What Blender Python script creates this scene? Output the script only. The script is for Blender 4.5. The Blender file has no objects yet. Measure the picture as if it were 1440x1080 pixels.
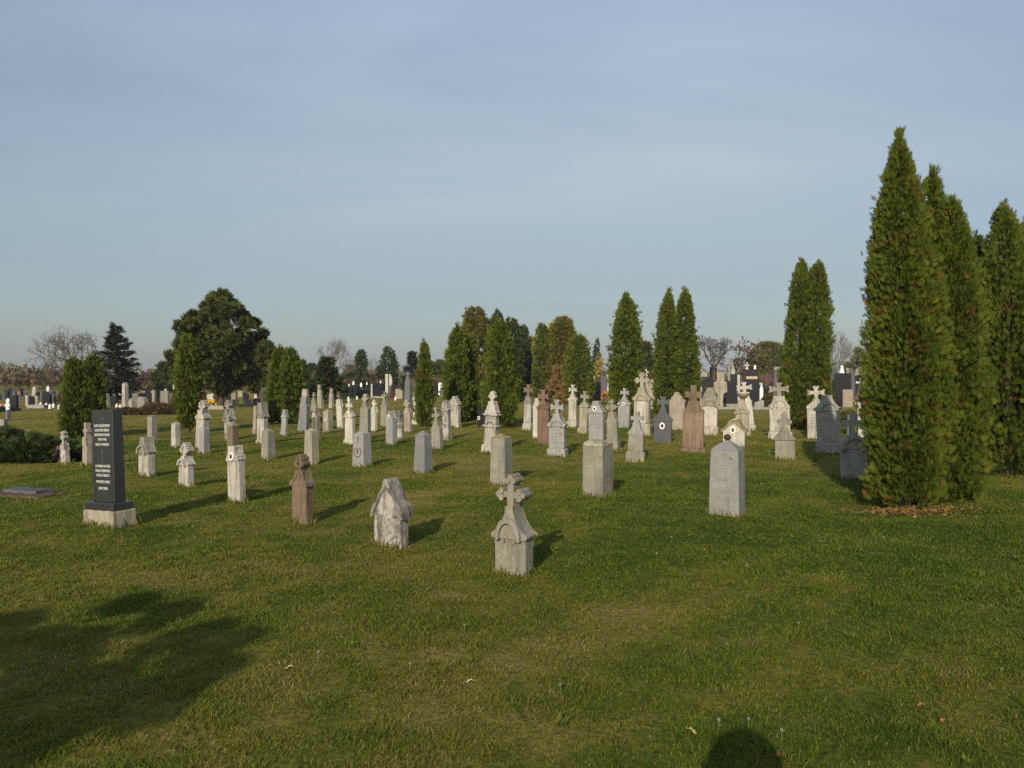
import bpy, bmesh, math, random
import numpy as np
from mathutils import Vector
R = math.radians
PI = math.pi
sc = bpy.context.scene
col = sc.collection
rng = random.Random(7)
nrg = np.random.default_rng(11)

# ------------------------------------------------------------------ camera geometry
F = 1083.0; HOR = 530.0; EYE = 1.65
SUN_EL = 24.5; SUN_AZ = 14.8          # light travels towards +Y, 16 degrees to the right


def depth_at(by):
    return EYE * F / (by - HOR)


def ground_h(x, y):
    x = np.asarray(x, float); y = np.asarray(y, float)
    h = .018*np.sin(x*1.1+y*.7) + .012*np.sin(x*2.3-y*1.9+1.3) + .022*np.sin(.43*x-.31*y+.5)
    return h


def gz(x, y):
    return float(ground_h(x, y))


# ------------------------------------------------------------------ value noise in numpy
_tab = nrg.random((256, 256))


def vnoise(x, y, s):
    x = np.asarray(x, float)*s + 1000.3; y = np.asarray(y, float)*s + 1000.7
    xi = np.floor(x).astype(int); yi = np.floor(y).astype(int)
    fx = x-xi; fy = y-yi
    fx = fx*fx*(3-2*fx); fy = fy*fy*(3-2*fy)
    a = _tab[xi % 256, yi % 256]; b = _tab[(xi+1) % 256, yi % 256]
    c = _tab[xi % 256, (yi+1) % 256]; d = _tab[(xi+1) % 256, (yi+1) % 256]
    return (a*(1-fx)+b*fx)*(1-fy)+(c*(1-fx)+d*fx)*fy


def dryness(x, y):
    """0 lush green .. 1 straw; patches of the lawn"""
    n = .28*vnoise(x, y, .23)+.24*vnoise(x, y, .8)+.27*vnoise(x, y, 2.6)+.21*vnoise(x, y, 6.3)
    far = np.clip((np.hypot(x, y)-12)/20, 0, 1)
    return np.clip((n-.32)*2.1 + .50*far, 0, 1)


# ------------------------------------------------------------------ materials
MATS = {}


def new_mat(name):
    m = bpy.data.materials.new(name); m.use_nodes = True
    nt = m.node_tree; nt.nodes.clear()
    out = nt.nodes.new('ShaderNodeOutputMaterial')
    MATS[name] = m
    return m, nt, out


def N(nt, typ, **kw):
    n = nt.nodes.new(typ)
    for k, v in kw.items():
        if k.startswith('i_'):
            n.inputs[k[2:].replace('_', ' ')].default_value = v
        else:
            setattr(n, k, v)
    return n


def ramp(nt, stops, fac=None):
    n = nt.nodes.new('ShaderNodeValToRGB')
    cr = n.color_ramp
    while len(cr.elements) < len(stops):
        cr.elements.new(.5)
    for e, (p, c) in zip(cr.elements, stops):
        e.position = p
        e.color = (c[0], c[1], c[2], 1) if not isinstance(c, (int, float)) else (c, c, c, 1)
    if fac is not None:
        nt.links.new(fac, n.inputs[0])
    return n


def mix(nt, fac, a, b, blend='MIX'):
    n = nt.nodes.new('ShaderNodeMix'); n.data_type = 'RGBA'; n.blend_type = blend
    for sock, v in ((n.inputs[0], fac), (n.inputs[6], a), (n.inputs[7], b)):
        if isinstance(v, bpy.types.NodeSocket):
            nt.links.new(v, sock)
        elif isinstance(v, (int, float)):
            sock.default_value = v
        else:
            sock.default_value = (v[0], v[1], v[2], 1)
    return n.outputs[2]


def obj_coords(nt, scale=1.0):
    """object-space position shifted by a random amount per object, so copies differ"""
    tc = N(nt, 'ShaderNodeTexCoord'); oi = N(nt, 'ShaderNodeObjectInfo')
    mul = N(nt, 'ShaderNodeMath', operation='MULTIPLY'); mul.inputs[1].default_value = 37.0
    nt.links.new(oi.outputs['Random'], mul.inputs[0])
    add = N(nt, 'ShaderNodeVectorMath', operation='ADD')
    nt.links.new(tc.outputs['Object'], add.inputs[0]); nt.links.new(mul.outputs[0], add.inputs[1])
    return add.outputs[0]


def noise(nt, vec, scale, detail=4, rough=.6, dist=0):
    n = N(nt, 'ShaderNodeTexNoise')
    n.inputs['Scale'].default_value = scale; n.inputs['Detail'].default_value = detail
    n.inputs['Roughness'].default_value = rough; n.inputs['Distortion'].default_value = dist
    nt.links.new(vec, n.inputs['Vector'])
    return n.outputs['Fac']


def stone_mat(name, base, dark, stain=.45, lichen=0.0, lich_col=(.42, .33, .08), speck=.0, rough=.85, streak=.5, bump=.5, spec=.3):
    m, nt, out = new_mat(name)
    v = obj_coords(nt)
    big = noise(nt, v, 3.2, 5, .65)
    fine = noise(nt, v, 38, 4, .7)
    mp = N(nt, 'ShaderNodeMapping'); mp.inputs['Scale'].default_value = (9, 9, 1.1)
    nt.links.new(v, mp.inputs[0])
    st = noise(nt, mp.outputs[0], 1.6, 5, .6)
    base = [b_*.84 for b_ in base]
    c0 = mix(nt, ramp(nt, [(.35, 0), (.68, 1)], big).outputs[0], base, [b*.74 for b in base])
    stf = ramp(nt, [(.47, 0), (.66, 1)], st).outputs[0]
    mul = N(nt, 'ShaderNodeMath', operation='MULTIPLY'); mul.inputs[1].default_value = min(.95, streak*1.5)
    nt.links.new(stf, mul.inputs[0])
    c1 = mix(nt, mul.outputs[0], c0, dark)
    blot = noise(nt, v, 6.5, 8, .78, .6)
    bl = ramp(nt, [(.60-.14*stain, 0), (.74-.10*stain, 1)], blot).outputs[0]
    mul2 = N(nt, 'ShaderNodeMath', operation='MULTIPLY'); mul2.inputs[1].default_value = stain
    nt.links.new(bl, mul2.inputs[0])
    c2 = mix(nt, mul2.outputs[0], c1, dark)
    if lichen > 0:
        ln = noise(nt, v, 14, 5, .7)
        lf = ramp(nt, [(.66-.2*lichen, 0), (.74-.2*lichen, 1)], ln).outputs[0]
        mul3 = N(nt, 'ShaderNodeMath', operation='MULTIPLY'); mul3.inputs[1].default_value = min(1, .35+lichen*.6)
        nt.links.new(lf, mul3.inputs[0])
        c2 = mix(nt, mul3.outputs[0], c2, lich_col)
    fr = ramp(nt, [(.3, .86), (.7, 1.07)], fine).outputs[0]
    c3 = mix(nt, 1.0, c2, fr, 'MULTIPLY')
    if speck > 0:
        vo = noise(nt, v, 120, 2, .5)
        sf = ramp(nt, [(.42, 1-speck*.7), (.62, 1+speck*.7)], vo).outputs[0]
        c3 = mix(nt, 1.0, c3, sf, 'MULTIPLY')
    b = N(nt, 'ShaderNodeBsdfPrincipled')
    nt.links.new(c3, b.inputs['Base Color'])
    b.inputs['Roughness'].default_value = rough
    b.inputs['Specular IOR Level'].default_value = spec
    bm_ = N(nt, 'ShaderNodeBump'); bm_.inputs['Strength'].default_value = bump; bm_.inputs['Distance'].default_value = .005
    addn = N(nt, 'ShaderNodeMath', operation='ADD')
    nt.links.new(fine, addn.inputs[0]); nt.links.new(blot, addn.inputs[1])
    nt.links.new(addn.outputs[0], bm_.inputs['Height']); nt.links.new(bm_.outputs[0], b.inputs['Normal'])
    nt.links.new(b.outputs[0], out.inputs[0])
    return m


stone_mat('white', (.56, .535, .46), (.17, .155, .125), stain=.6, streak=.55)
stone_mat('stained_white', (.56, .535, .465), (.075, .07, .06), stain=1.0, streak=.6, bump=.9)
stone_mat('bright_white', (.66, .63, .55), (.25, .235, .20), stain=.4, streak=.38)
stone_mat('beige', (.45, .41, .31), (.17, .155, .11), stain=.45, streak=.5)
stone_mat('concrete', (.34, .325, .26), (.14, .135, .10), stain=.5, speck=.18, bump=.8)
stone_mat('grey', (.33, .33, .305), (.17, .17, .155), stain=.4, speck=.10)
stone_mat('blue_grey', (.27, .272, .275), (.155, .158, .16), stain=.25, streak=.3, speck=.06)
stone_mat('light_grey', (.40, .40, .375), (.19, .19, .175), stain=.45, streak=.45, speck=.1)
stone_mat('dark_grey', (.125, .13, .145), (.07, .072, .08), stain=.35, streak=.35, speck=.1)
stone_mat('mid_grey', (.19, .195, .205), (.10, .10, .105), stain=.35, streak=.3, speck=.08)
stone_mat('lichen_grey', (.34, .325, .255), (.14, .13, .10), stain=.6, lichen=.25, lich_col=(.50, .47, .33), bump=1, speck=.15)
stone_mat('lichen_cap', (.40, .37, .25), (.15, .14, .09), stain=.5, lichen=.55, lich_col=(.62, .58, .36), bump=1)
stone_mat('yellow_lichen', (.36, .345, .29), (.15, .14, .11), stain=.55, lichen=.62, lich_col=(.27, .175, .055), bump=1)
stone_mat('moss_stone', (.36, .30, .16), (.16, .12, .06), stain=.6, lichen=.3, lich_col=(.33, .22, .06), bump=1)
stone_mat('brown', (.235, .178, .12), (.10, .07, .045), stain=.5, streak=.6, bump=.9)
stone_mat('red_brown', (.23, .155, .112), (.11, .06, .045), stain=.5, streak=.45, speck=.1, bump=.9)
stone_mat('rose_brown', (.30, .215, .16), (.13, .075, .055), stain=.5, streak=.75, bump=1)
stone_mat('pink', (.42, .36, .295), (.20, .14, .105), stain=.45, streak=.4)
stone_mat('sooty', (.30, .285, .25), (.06, .055, .05), stain=.8, streak=.6, bump=1)
stone_mat('granite', (.028, .029, .033), (.022, .022, .025), stain=.1, streak=.1, rough=.25, bump=.02, spec=.25)
stone_mat('slate_granite', (.045, .048, .052), (.035, .037, .04), stain=.2, streak=.25, rough=.30, bump=.03, spec=.5)
stone_mat('grey_granite', (.10, .10, .115), (.07, .07, .08), stain=.15, streak=.1, rough=.4, bump=.05, spec=.4)
stone_mat('footing', (.46, .42, .33), (.19, .15, .10), stain=.55, streak=.75, bump=1)
stone_mat('red_stone', (.09, .03, .028), (.10, .03, .03), stain=.2, rough=.4)
stone_mat('earth', (.13, .085, .055), (.06, .04, .025), stain=.5, bump=1)
stone_mat('rust', (.085, .035, .022), (.04, .018, .012), stain=.4, streak=.2, rough=.8)


def plain(name, c, rough=.6, spec=.4, var=.15, metal=0):
    m, nt, out = new_mat(name)
    v = obj_coords(nt)
    n = noise(nt, v, 14, 3)
    cc = mix(nt, n, [x*(1-var) for x in c], [min(1, x*(1+var)) for x in c])
    b = N(nt, 'ShaderNodeBsdfPrincipled'); nt.links.new(cc, b.inputs['Base Color'])
    b.inputs['Roughness'].default_value = rough; b.inputs['Specular IOR Level'].default_value = spec
    b.inputs['Metallic'].default_value = metal
    nt.links.new(b.outputs[0], out.inputs[0])
    return m


plain('porcelain', (.85, .84, .80), .25, .5, .05)
plain('portrait', (.05, .035, .03), .3, .5, .5)
plain('portrait_red', (.20, .05, .05), .3, .5, .5)
plain('letter_white', (.50, .50, .48), .6, .3, .08)
plain('letter_gold', (.50, .42, .24), .5, .3, .08)
plain('incised', (.10, .095, .085), .9, .1, .3)
plain('incised_soft', (.23, .225, .21), .9, .1, .3)
plain('white_plastic', (.85, .84, .80), .4, .4, .05)
plain('yellow_petal', (.75, .42, .02), .8, .2, .25)
plain('orange_petal', (.70, .22, .03), .8, .2, .3)
plain('pink_petal', (.65, .28, .28), .8, .2, .3)
plain('red_glass', (.30, .02, .02), .2, .5, .2)
plain('purple_petal', (.20, .08, .16), .8, .2, .3)
plain('dry_leaf', (.27, .13, .05), .8, .2, .35)
plain('pale_leaf', (.50, .42, .20), .8, .2, .25)
plain('seed_fluff', (.17, .17, .155), .9, .1, .1)
plain('stalk', (.16, .20, .06), .8, .2, .2)
plain('bark', (.085, .062, .045), .95, .1, .35)
plain('grey_bark', (.115, .10, .09), .95, .1, .3)
plain('pale_bark', (.16, .14, .125), .95, .1, .3)
plain('skin', (.50, .32, .24), .6, .3, .05)
plain('jacket', (.03, .035, .05), .9, .2, .2)
plain('dark_hair', (.03, .02, .015), .7, .3, .2)


def leaf_mat(name, stops, trans=.25, rough=.75):
    m, nt, out = new_mat(name)
    at = N(nt, 'ShaderNodeAttribute', attribute_name='tint')
    rp = ramp(nt, stops, at.outputs['Fac'])
    d = N(nt, 'ShaderNodeBsdfPrincipled'); nt.links.new(rp.outputs[0], d.inputs['Base Color'])
    d.inputs['Roughness'].default_value = rough; d.inputs['Specular IOR Level'].default_value = .15
    t = N(nt, 'ShaderNodeBsdfTranslucent'); nt.links.new(rp.outputs[0], t.inputs['Color'])
    mx = N(nt, 'ShaderNodeMixShader'); mx.inputs[0].default_value = trans
    nt.links.new(d.outputs[0], mx.inputs[1]); nt.links.new(t.outputs[0], mx.inputs[2])
    nt.links.new(mx.outputs[0], out.inputs[0])
    return m


BROWN = (.105, .060, .018)
leaf_mat('thuja', [(0, (.028, .046, .007)), (.35, (.066, .092, .010)), (.70, (.118, .140, .014)), (.86, (.160, .165, .020)), (.92, BROWN), (1, (.17, .075, .02))])
leaf_mat('dark_thuja', [(0, (.020, .036, .010)), (.5, (.038, .062, .014)), (.86, (.06, .085, .018)), (.92, (.09, .06, .018)), (1, BROWN)])
leaf_mat('olive', [(0, (.050, .055, .010)), (.45, (.105, .105, .016)), (.8, (.16, .14, .022)), (1, (.18, .12, .025))])
leaf_mat('cedar', [(0, (.024, .034, .009)), (.45, (.062, .076, .014)), (.8, (.105, .110, .020)), (1, (.12, .095, .025))])
leaf_mat('spruce', [(0, (.018, .026, .016)), (.5, (.034, .044, .022)), (1, (.06, .062, .026))])
leaf_mat('gold', [(0, (.20, .13, .02)), (.5, (.34, .24, .04)), (1, (.46, .36, .08))])
leaf_mat('dead_brown', [(0, (.17, .10, .04)), (.5, (.29, .19, .075)), (1, (.28, .16, .05))])
leaf_mat('autumn_red', [(0, (.075, .038, .025)), (.5, (.12, .065, .04)), (1, (.17, .12, .06))])
leaf_mat('brush', [(0, (.07, .05, .032)), (.4, (.12, .085, .05)), (.75, (.16, .12, .055)), (1, (.09, .09, .04))], .1)
leaf_mat('juniper', [(0, (.022, .042, .012)), (.5, (.045, .075, .018)), (1, (.095, .12, .03))])
leaf_mat('heather', [(0, (.07, .045, .03)), (.5, (.12, .075, .04)), (1, (.13, .12, .045))])
leaf_mat('blade', [(0, (.056, .108, .012)), (.25, (.112, .170, .016)), (.5, (.180, .202, .023)), (.72, (.255, .222, .042)), (.88, (.28, .21, .07)), (1, (.42, .33, .17))], .45)

# ------------------------------------------------------------------ object helpers


def link(o, parent=None):
    col.objects.link(o)
    if parent is not None:
        o.parent = parent
    return o


def obj(name, bm, mat, parent=None):
    bmesh.ops.recalc_face_normals(bm, faces=bm.faces[:])
    me = bpy.data.meshes.new(name); bm.to_mesh(me); bm.free()
    me.materials.append(MATS[mat])
    return link(bpy.data.objects.new(name, me), parent)


def tag(o, label=None, cat=None, group=None, kind=None):
    if label: o['label'] = label
    if cat: o['category'] = cat
    if group: o['group'] = group
    if kind: o['kind'] = kind
    return o


def empty(name, loc, rz=0, lean=0, tilt=0):
    o = bpy.data.objects.new(name, None); link(o)
    o.empty_display_size = .2
    o.location = loc; o.rotation_euler = (R(tilt), R(lean), rz)
    return o


def np_mesh(name, V, faces_idx, nper, mat, parent=None, tint=None):
    """V (n,3); faces_idx flat loop array; nper (f,) loops per face"""
    me = bpy.data.meshes.new(name)
    me.vertices.add(len(V)); me.vertices.foreach_set('co', np.ascontiguousarray(V, np.float32).ravel())
    me.loops.add(len(faces_idx)); me.loops.foreach_set('vertex_index', np.ascontiguousarray(faces_idx, np.int32))
    me.polygons.add(len(nper))
    st = np.concatenate(([0], np.cumsum(nper)[:-1])).astype(np.int32)
    me.polygons.foreach_set('loop_start', st)
    if tint is not None:
        a = me.attributes.new('tint', 'FLOAT', 'POINT'); a.data.foreach_set('value', np.ascontiguousarray(tint, np.float32))
    me.update(calc_edges=True); me.validate()
    me.materials.append(MATS[mat])
    return link(bpy.data.objects.new(name, me), parent)


def extrude(bm, pts, y0, y1, off=(0, 0)):
    f = [bm.verts.new((x+off[0], y0, z+off[1])) for x, z in pts]
    b = [bm.verts.new((x+off[0], y1, z+off[1])) for x, z in pts]
    bm.faces.new(f); bm.faces.new(b[::-1])
    n = len(pts)
    for i in range(n):
        bm.faces.new((f[i], f[(i+1) % n], b[(i+1) % n], b[i]))


def frustum(bm, w0, d0, z0, w1, d1, z1, cx=0, cy=0):
    a = [bm.verts.new((cx+sx*w0/2, cy+sy*d0/2, z0)) for sx, sy in ((-1, -1), (1, -1), (1, 1), (-1, 1))]
    b = [bm.verts.new((cx+sx*w1/2, cy+sy*d1/2, z1)) for sx, sy in ((-1, -1), (1, -1), (1, 1), (-1, 1))]
    bm.faces.new(a[::-1]); bm.faces.new(b)
    for i in range(4):
        bm.faces.new((a[i], a[(i+1) % 4], b[(i+1) % 4], b[i]))


def bevel(bm, off):
    if off > 0:
        bmesh.ops.remove_doubles(bm, verts=bm.verts[:], dist=1e-5)
        bmesh.ops.bevel(bm, geom=bm.edges[:], offset=off, segments=1, affect='EDGES', clamp_overlap=True, profile=.6)


def wear(bm, amp, seed=0, cut=.05):
    """subdivide long edges and jitter, so an old stone has no ruler-straight edge"""
    for _ in range(5):
        long = [e for e in bm.edges if e.calc_length() > cut]
        if not long: break
        bmesh.ops.subdivide_edges(bm, edges=long, cuts=1, use_grid_fill=False)
    bmesh.ops.triangulate(bm, faces=[f for f in bm.faces if len(f.verts) > 4])
    from mathutils import noise as mn
    for v in bm.verts:
        q = v.co*9+Vector((seed, seed*1.7, 0))
        q2 = v.co*31+Vector((seed, 0, seed*1.3))
        v.co += (mn.noise_vector(q)*amp + mn.noise_vector(q2)*amp*.6)


def disc_pts(rx, rz, n=14, a0=0):
    return [(rx*math.cos(a0+2*PI*i/n), rz*math.sin(a0+2*PI*i/n)) for i in range(n)]


def text_mesh(body, size, name, mat, parent, loc, rot, depth=.0015, sx=1.0, align='CENTER', bold=0.0):
    cu = bpy.data.curves.new('txt', 'FONT'); cu.body = body; cu.size = size; cu.align_x = align
    cu.extrude = depth; cu.offset = bold
    o = bpy.data.objects.new('txt', cu); col.objects.link(o)
    dg = bpy.context.evaluated_depsgraph_get()
    me = bpy.data.meshes.new_from_object(o.evaluated_get(dg))
    bpy.data.objects.remove(o); bpy.data.curves.remove(cu)
    me.materials.clear(); me.materials.append(MATS[mat])
    r = bpy.data.objects.new(name, me); link(r, parent)
    r.location = loc; r.rotation_euler = rot; r.scale = (sx, 1, 1)
    return r
# ------------------------------------------------------------------ gravestones
FOOT = []      # footprints (x, y, radius) that the lawn's blades keep off
OLD = 'old gravestones scattered over the mown lawn'


def place(px, by, W_app, k, rot):
    """ground point, scale (m per pixel), width and depth of a block whose near corner sits at pixel row by"""
    dep = depth_at(by)
    a = math.atan((px-720)/F); phi = R(rot)-a
    w = W_app*dep/F/(math.cos(phi)+k*abs(math.sin(phi)))
    d = k*w
    dep += w/2*math.sin(abs(R(rot)))+d/2*math.cos(R(rot))
    mpp = dep/F
    x = (px-720)*mpp
    FOOT.append((x, dep, w, d, -R(rot)))
    return x, dep, mpp, w, d


def half(kind, W, n, H):
    if kind == 'ogee':
        p = [(n+(W-n)*(1-t)**2.1, H*t) for t in np.linspace(0, 1, 8)]
    elif kind == 'shoulder':
        p = [(W*(.74+.26*math.cos(t)), H*.28*math.sin(t)) for t in np.linspace(0, PI/2, 5)]
        p += [(n+(W*.72-n)*(1-t)**1.8, H*(.30+.70*t)) for t in np.linspace(.08, 1, 6)]
    elif kind == 'round':
        p = [(max(n, W*math.cos(t)), H*math.sin(t)) for t in np.linspace(0, PI/2*.97, 9)]
    elif kind == 'gable':
        p = [(W, 0), (n, H)]
    elif kind == 'step':
        p = [(W, 0), (W, .20*H), (.66*W, .27*H), (.60*W, .5*H), (.34*W+.3*n, .62*H), (n, H)]
    elif kind == 'scroll':
        p = [(W*1.05, 0), (W*1.10, .07*H), (W*1.06, .17*H), (W*.92, .22*H), (W*.85, .34*H), (W*.78, .50*H), (W*.66, .66*H), (W*.50, .78*H), (max(n*1.1, .34*W), .84*H), (max(n, .30*W), .95*H), (n, H)]
    else:
        p = [(W, 0), (W*.93, H*.5), (n, H)]
    return p


def sym(p):
    pts = [(x, z) for x, z in p]
    return pts + [(-x, z) for x, z in p[::-1]]


def cross_bm(style, b, span, z0, zc, z1, d):
    """standing cross: bar half-widths, arms at zc, from z0 to z1"""
    bm = bmesh.new(); h = b/2; a = span/2
    if style == 'trefoil':
        frustum(bm, b*1.05, d, z0, b*.95, d, z1-b*.5)
        for s in (-1, 1):
            frustum(bm, a-h*.6, d-.008, zc-h*.85, a-h*.6, d-.008, zc+h*.85, cx=s*(h*.5+(a-h*.6)/2-.002))
        r = b*.62
        e = .004
        for cx, cz, ux, uz in ((-(a-r), zc, -1, 0), (a-r, zc, 1, 0), (0, z1-r, 0, 1)):
            for q, (dx, dz) in enumerate(((ux*.45, uz*.45), (uz*.75-ux*.35, ux*.75-uz*.35), (-uz*.75-ux*.35, -ux*.75-uz*.35))):
                extrude(bm, disc_pts(r*.72, r*.72, 10), -d/2-.006-e*q, d/2+.006+e*q, (cx+dx*r, cz+dz*r))
    else:
        f = {'flared': 1.75, 'plain': 1.0, 'pointed': 1.5, 'budded': 1.35}[style]
        g = h*f
        t = z1-zc
        tip = .12*a if style in ('pointed', 'budded') else 0
        nt = -.10*a if style == 'flared' else tip
        pts = [(h, z0), (h, zc-h), (a*.55, zc-h*1.05), (a-abs(nt)*1.2, zc-g), (a-(nt if nt > 0 else 0), zc-g*.98), (a+(nt if nt < 0 else 0), zc), (a-(nt if nt > 0 else 0), zc+g*.98), (a-abs(nt)*1.2, zc+g), (a*.55, zc+h*1.05), (h, zc+h),
               (h*1.02, zc+t*.5), (g*.95, z1-abs(nt)*1.1), (g*.93, z1-(nt if nt > 0 else 0)), (0, z1+(nt if nt < 0 else 0))]
        if style == 'plain':
            pts = [(h*1.15, z0), (h, zc-h), (a, zc-h), (a, zc+h), (h, zc+h), (h, z1)]
            out = pts + [(-x, z) for x, z in pts[::-1]]
        else:
            if style == 'pointed':
                pts[5] = (a, zc); pts[-1] = (0, z1)
            out = pts + [(-x, z) for x, z in pts[:-1][::-1]]
        clean = [out[0]]
        for p in out[1:]:
            if abs(p[0]-clean[-1][0])+abs(p[1]-clean[-1][1]) > 1e-4: clean.append(p)
        extrude(bm, clean, -d/2, d/2)
    return bm


def medallion(root, x, y, z, rx, rz, portrait='portrait'):
    bm = bmesh.new(); extrude(bm, disc_pts(rx, rz, 18), -.012, .010)
    m = obj('photo_medallion', bm, 'porcelain', root); m.location = (x, y, z)
    bm = bmesh.new(); extrude(bm, disc_pts(rx*.58, rz*.62, 14), -.016, -.0125)
    obj('portrait', bm, portrait, m)


def near_detail(bm, dep, amp=.004, seed=0):
    if dep < 12:
        bevel(bm, .007); wear(bm, amp, seed, .05)
    elif dep < 22:
        bevel(bm, .010)
    elif dep < 40:
        bevel(bm, .012)


def stele(px, by, ty, W, label, mat='white', k=.5, plinth=0, shaft=.6, head='ogee', neck=.74, nw=.13, cross='flared', span=.62,
          arms=.55, bar=.15, taper=.95, ear=0, arch=0, archz=1.0, med=None, panel=None, rot=30, lean=0, tilt=0, hmat=None, cmat=None, pmat=None,
          lines=0, topbits=None, group=OLD, cat='gravestone', name='gravestone', sink=.06):
    x, dep, mpp, w, d = place(px, by, W, k, rot)
    h = (by-ty)*mpp
    root = empty(name, (x, dep, gz(x, dep)), -R(rot), lean, tilt)
    tag(root, label, cat, group)
    seed = px*.37
    jr = random.Random(int(px*31+by))
    if dep > 9 and not lean: root.rotation_euler = (R(jr.gauss(0, 1.2)), R(jr.gauss(0, 1.7)), -R(rot+jr.gauss(0, 3)))
    hmat = hmat or mat; cmat = cmat or hmat
    zp = -sink
    ws, ds = w, d
    if plinth:
        zp = plinth*h; ws, ds = w*.84, d*.80
        bm = bmesh.new(); frustum(bm, w, d, -sink, w*.985, d*.985, zp*.86)
        frustum(bm, w*.97, d*.97, zp*.86+.001, ws*1.01, ds*1.02, zp)
        if dep < 22: wear(bm, .004, seed, .06)
        obj('base', bm, pmat or mat, root)
    zs = shaft*h
    wt, dt = ws*taper, ds*taper
    bm = bmesh.new(); frustum(bm, ws, ds, zp, wt, dt, zs)
    near_detail(bm, dep, .004, seed)
    obj('shaft', bm, mat, root)
    yf = lambda z: -(ds+(dt-ds)*(z-zp)/(zs-zp))/2
    zn = neck*h if cross else h
    if head:
        n = nw*w/2*1.6 if cross else nw*w/2
        bm = bmesh.new()
        Wh = wt/2*1.001; dh = dt*1.03
        pts = half(head, Wh, n, zn-zs)
        if ear:
            e = max(.03*h, .02)
            We = wt/2*(1+ear)
            pts = [(wt/2*.99, -.001), (We*.985, e*.35), (We, e*.65), (We, e*1.25), (We*.90, e*1.6)] + [(min(a, We*.86), e*1.6+b*(1-e*1.6/(zn-zs))) for a, b in pts]
            dh = dt*1.24
        extrude(bm, [(a, zs+b) for a, b in sym(pts)], -dh/2, dh/2)
        near_detail(bm, dep, .005, seed+3)
        obj('pediment', bm, hmat, root)
        yh = -dh/2
    else:
        yh = yf(zs)
    if arch:
        r1 = wt*arch*1.22; r0 = r1*.74
        zc = zs+.004*h
        bm = bmesh.new()
        o = [(r1*math.cos(t), archz*r1*math.sin(t)) for t in np.linspace(-.12, PI+.12, 15)]
        i = [(r0*math.cos(t), archz*r0*math.sin(t)) for t in np.linspace(PI+.12, -.12, 15)]
        extrude(bm, o+i, yh-.034, yh+.02, (0, zc))
        if dep > 16:        # dark sunk field inside the arch
            extrude(bm, [(r0*.94*math.cos(t), archz*r0*.94*math.sin(t)) for t in np.linspace(0, PI, 11)], yh-.006, yh+.02, (0, zc))
        obj('arch_moulding', bm, hmat, root)
        if dep < 16:
            bm = bmesh.new(); s = .55
            o = [(s*r1*math.cos(t), s*r1*math.sin(t)) for t in np.linspace(-.6, PI+.6, 15)]
            i = [(s*r0*math.cos(t), s*r0*math.sin(t)) for t in np.linspace(PI+.6, -.6, 15)]
            extrude(bm, o+i, yh-.008, yh+.02, (0, zc-.01*h))
            obj('inner_moulding', bm, hmat, root)
    if cross:
        b = bar*w; sp = span*w
        zc = zn+arms*(h-zn)
        dc = min(dt*.72, b*1.7) if cross != 'trefoil' else dt*(.86 if dep < 12 else .66)
        bm = cross_bm(cross, b, sp, zn-.03*h, zc, h, dc)
        if dep < 12: bevel(bm, .006) if cross != 'trefoil' else wear(bm, .003, seed, .06)
        obj('cross', bm, cmat, root)
    if panel:
        pw, z0, z1, pm = panel
        bm = bmesh.new()
        y0 = yf(z0*h); y1 = yf(z1*h)
        p = pw*wt/2
        vs = [bm.verts.new(c) for c in ((-p, y0-.006, z0*h), (p, y0-.006, z0*h), (p, y1-.006, z1*h), (-p, y1-.006, z1*h),
                                        (-p, y0+.02, z0*h), (p, y0+.02, z0*h), (p, y1+.02, z1*h), (-p, y1+.02, z1*h))]
        for f in ((0, 1, 2, 3), (7, 6, 5, 4), (0, 4, 5, 1), (1, 5, 6, 2), (2, 6, 7, 3), (3, 7, 4, 0)):
            bm.faces.new([vs[q] for q in f])
        obj('inscription_panel', bm, pm, root)
    if lines:
        bm = bmesh.new(); rr = random.Random(int(px))
        for q in range(lines):
            z = h*(shaft-.12-.055*q); lw = wt*(.52+.2*rr.random())
            x0 = -lw/2
            while x0 < lw/2:
                l = wt*(.03+.05*rr.random())
                frustum(bm, l, .004, z-.010, l, .004, z+.010, cx=x0+l/2, cy=yf(z)-(.008 if panel else .0015))
                x0 += l+wt*.022
        obj('inscription', bm, 'incised_soft', root)
    if med:
        mx, mz, mr = med[:3]
        yy = (yf(mz*h) if mz < shaft else yh)-(.020 if (arch and mz >= shaft) else .004)
        medallion(root, mx*w, yy, mz*h, mr*w, mr*w*1.32, med[3] if len(med) > 3 else 'portrait')
    if topbits: topbits(root, h, w, d)
    return root, h, w, d


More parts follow.
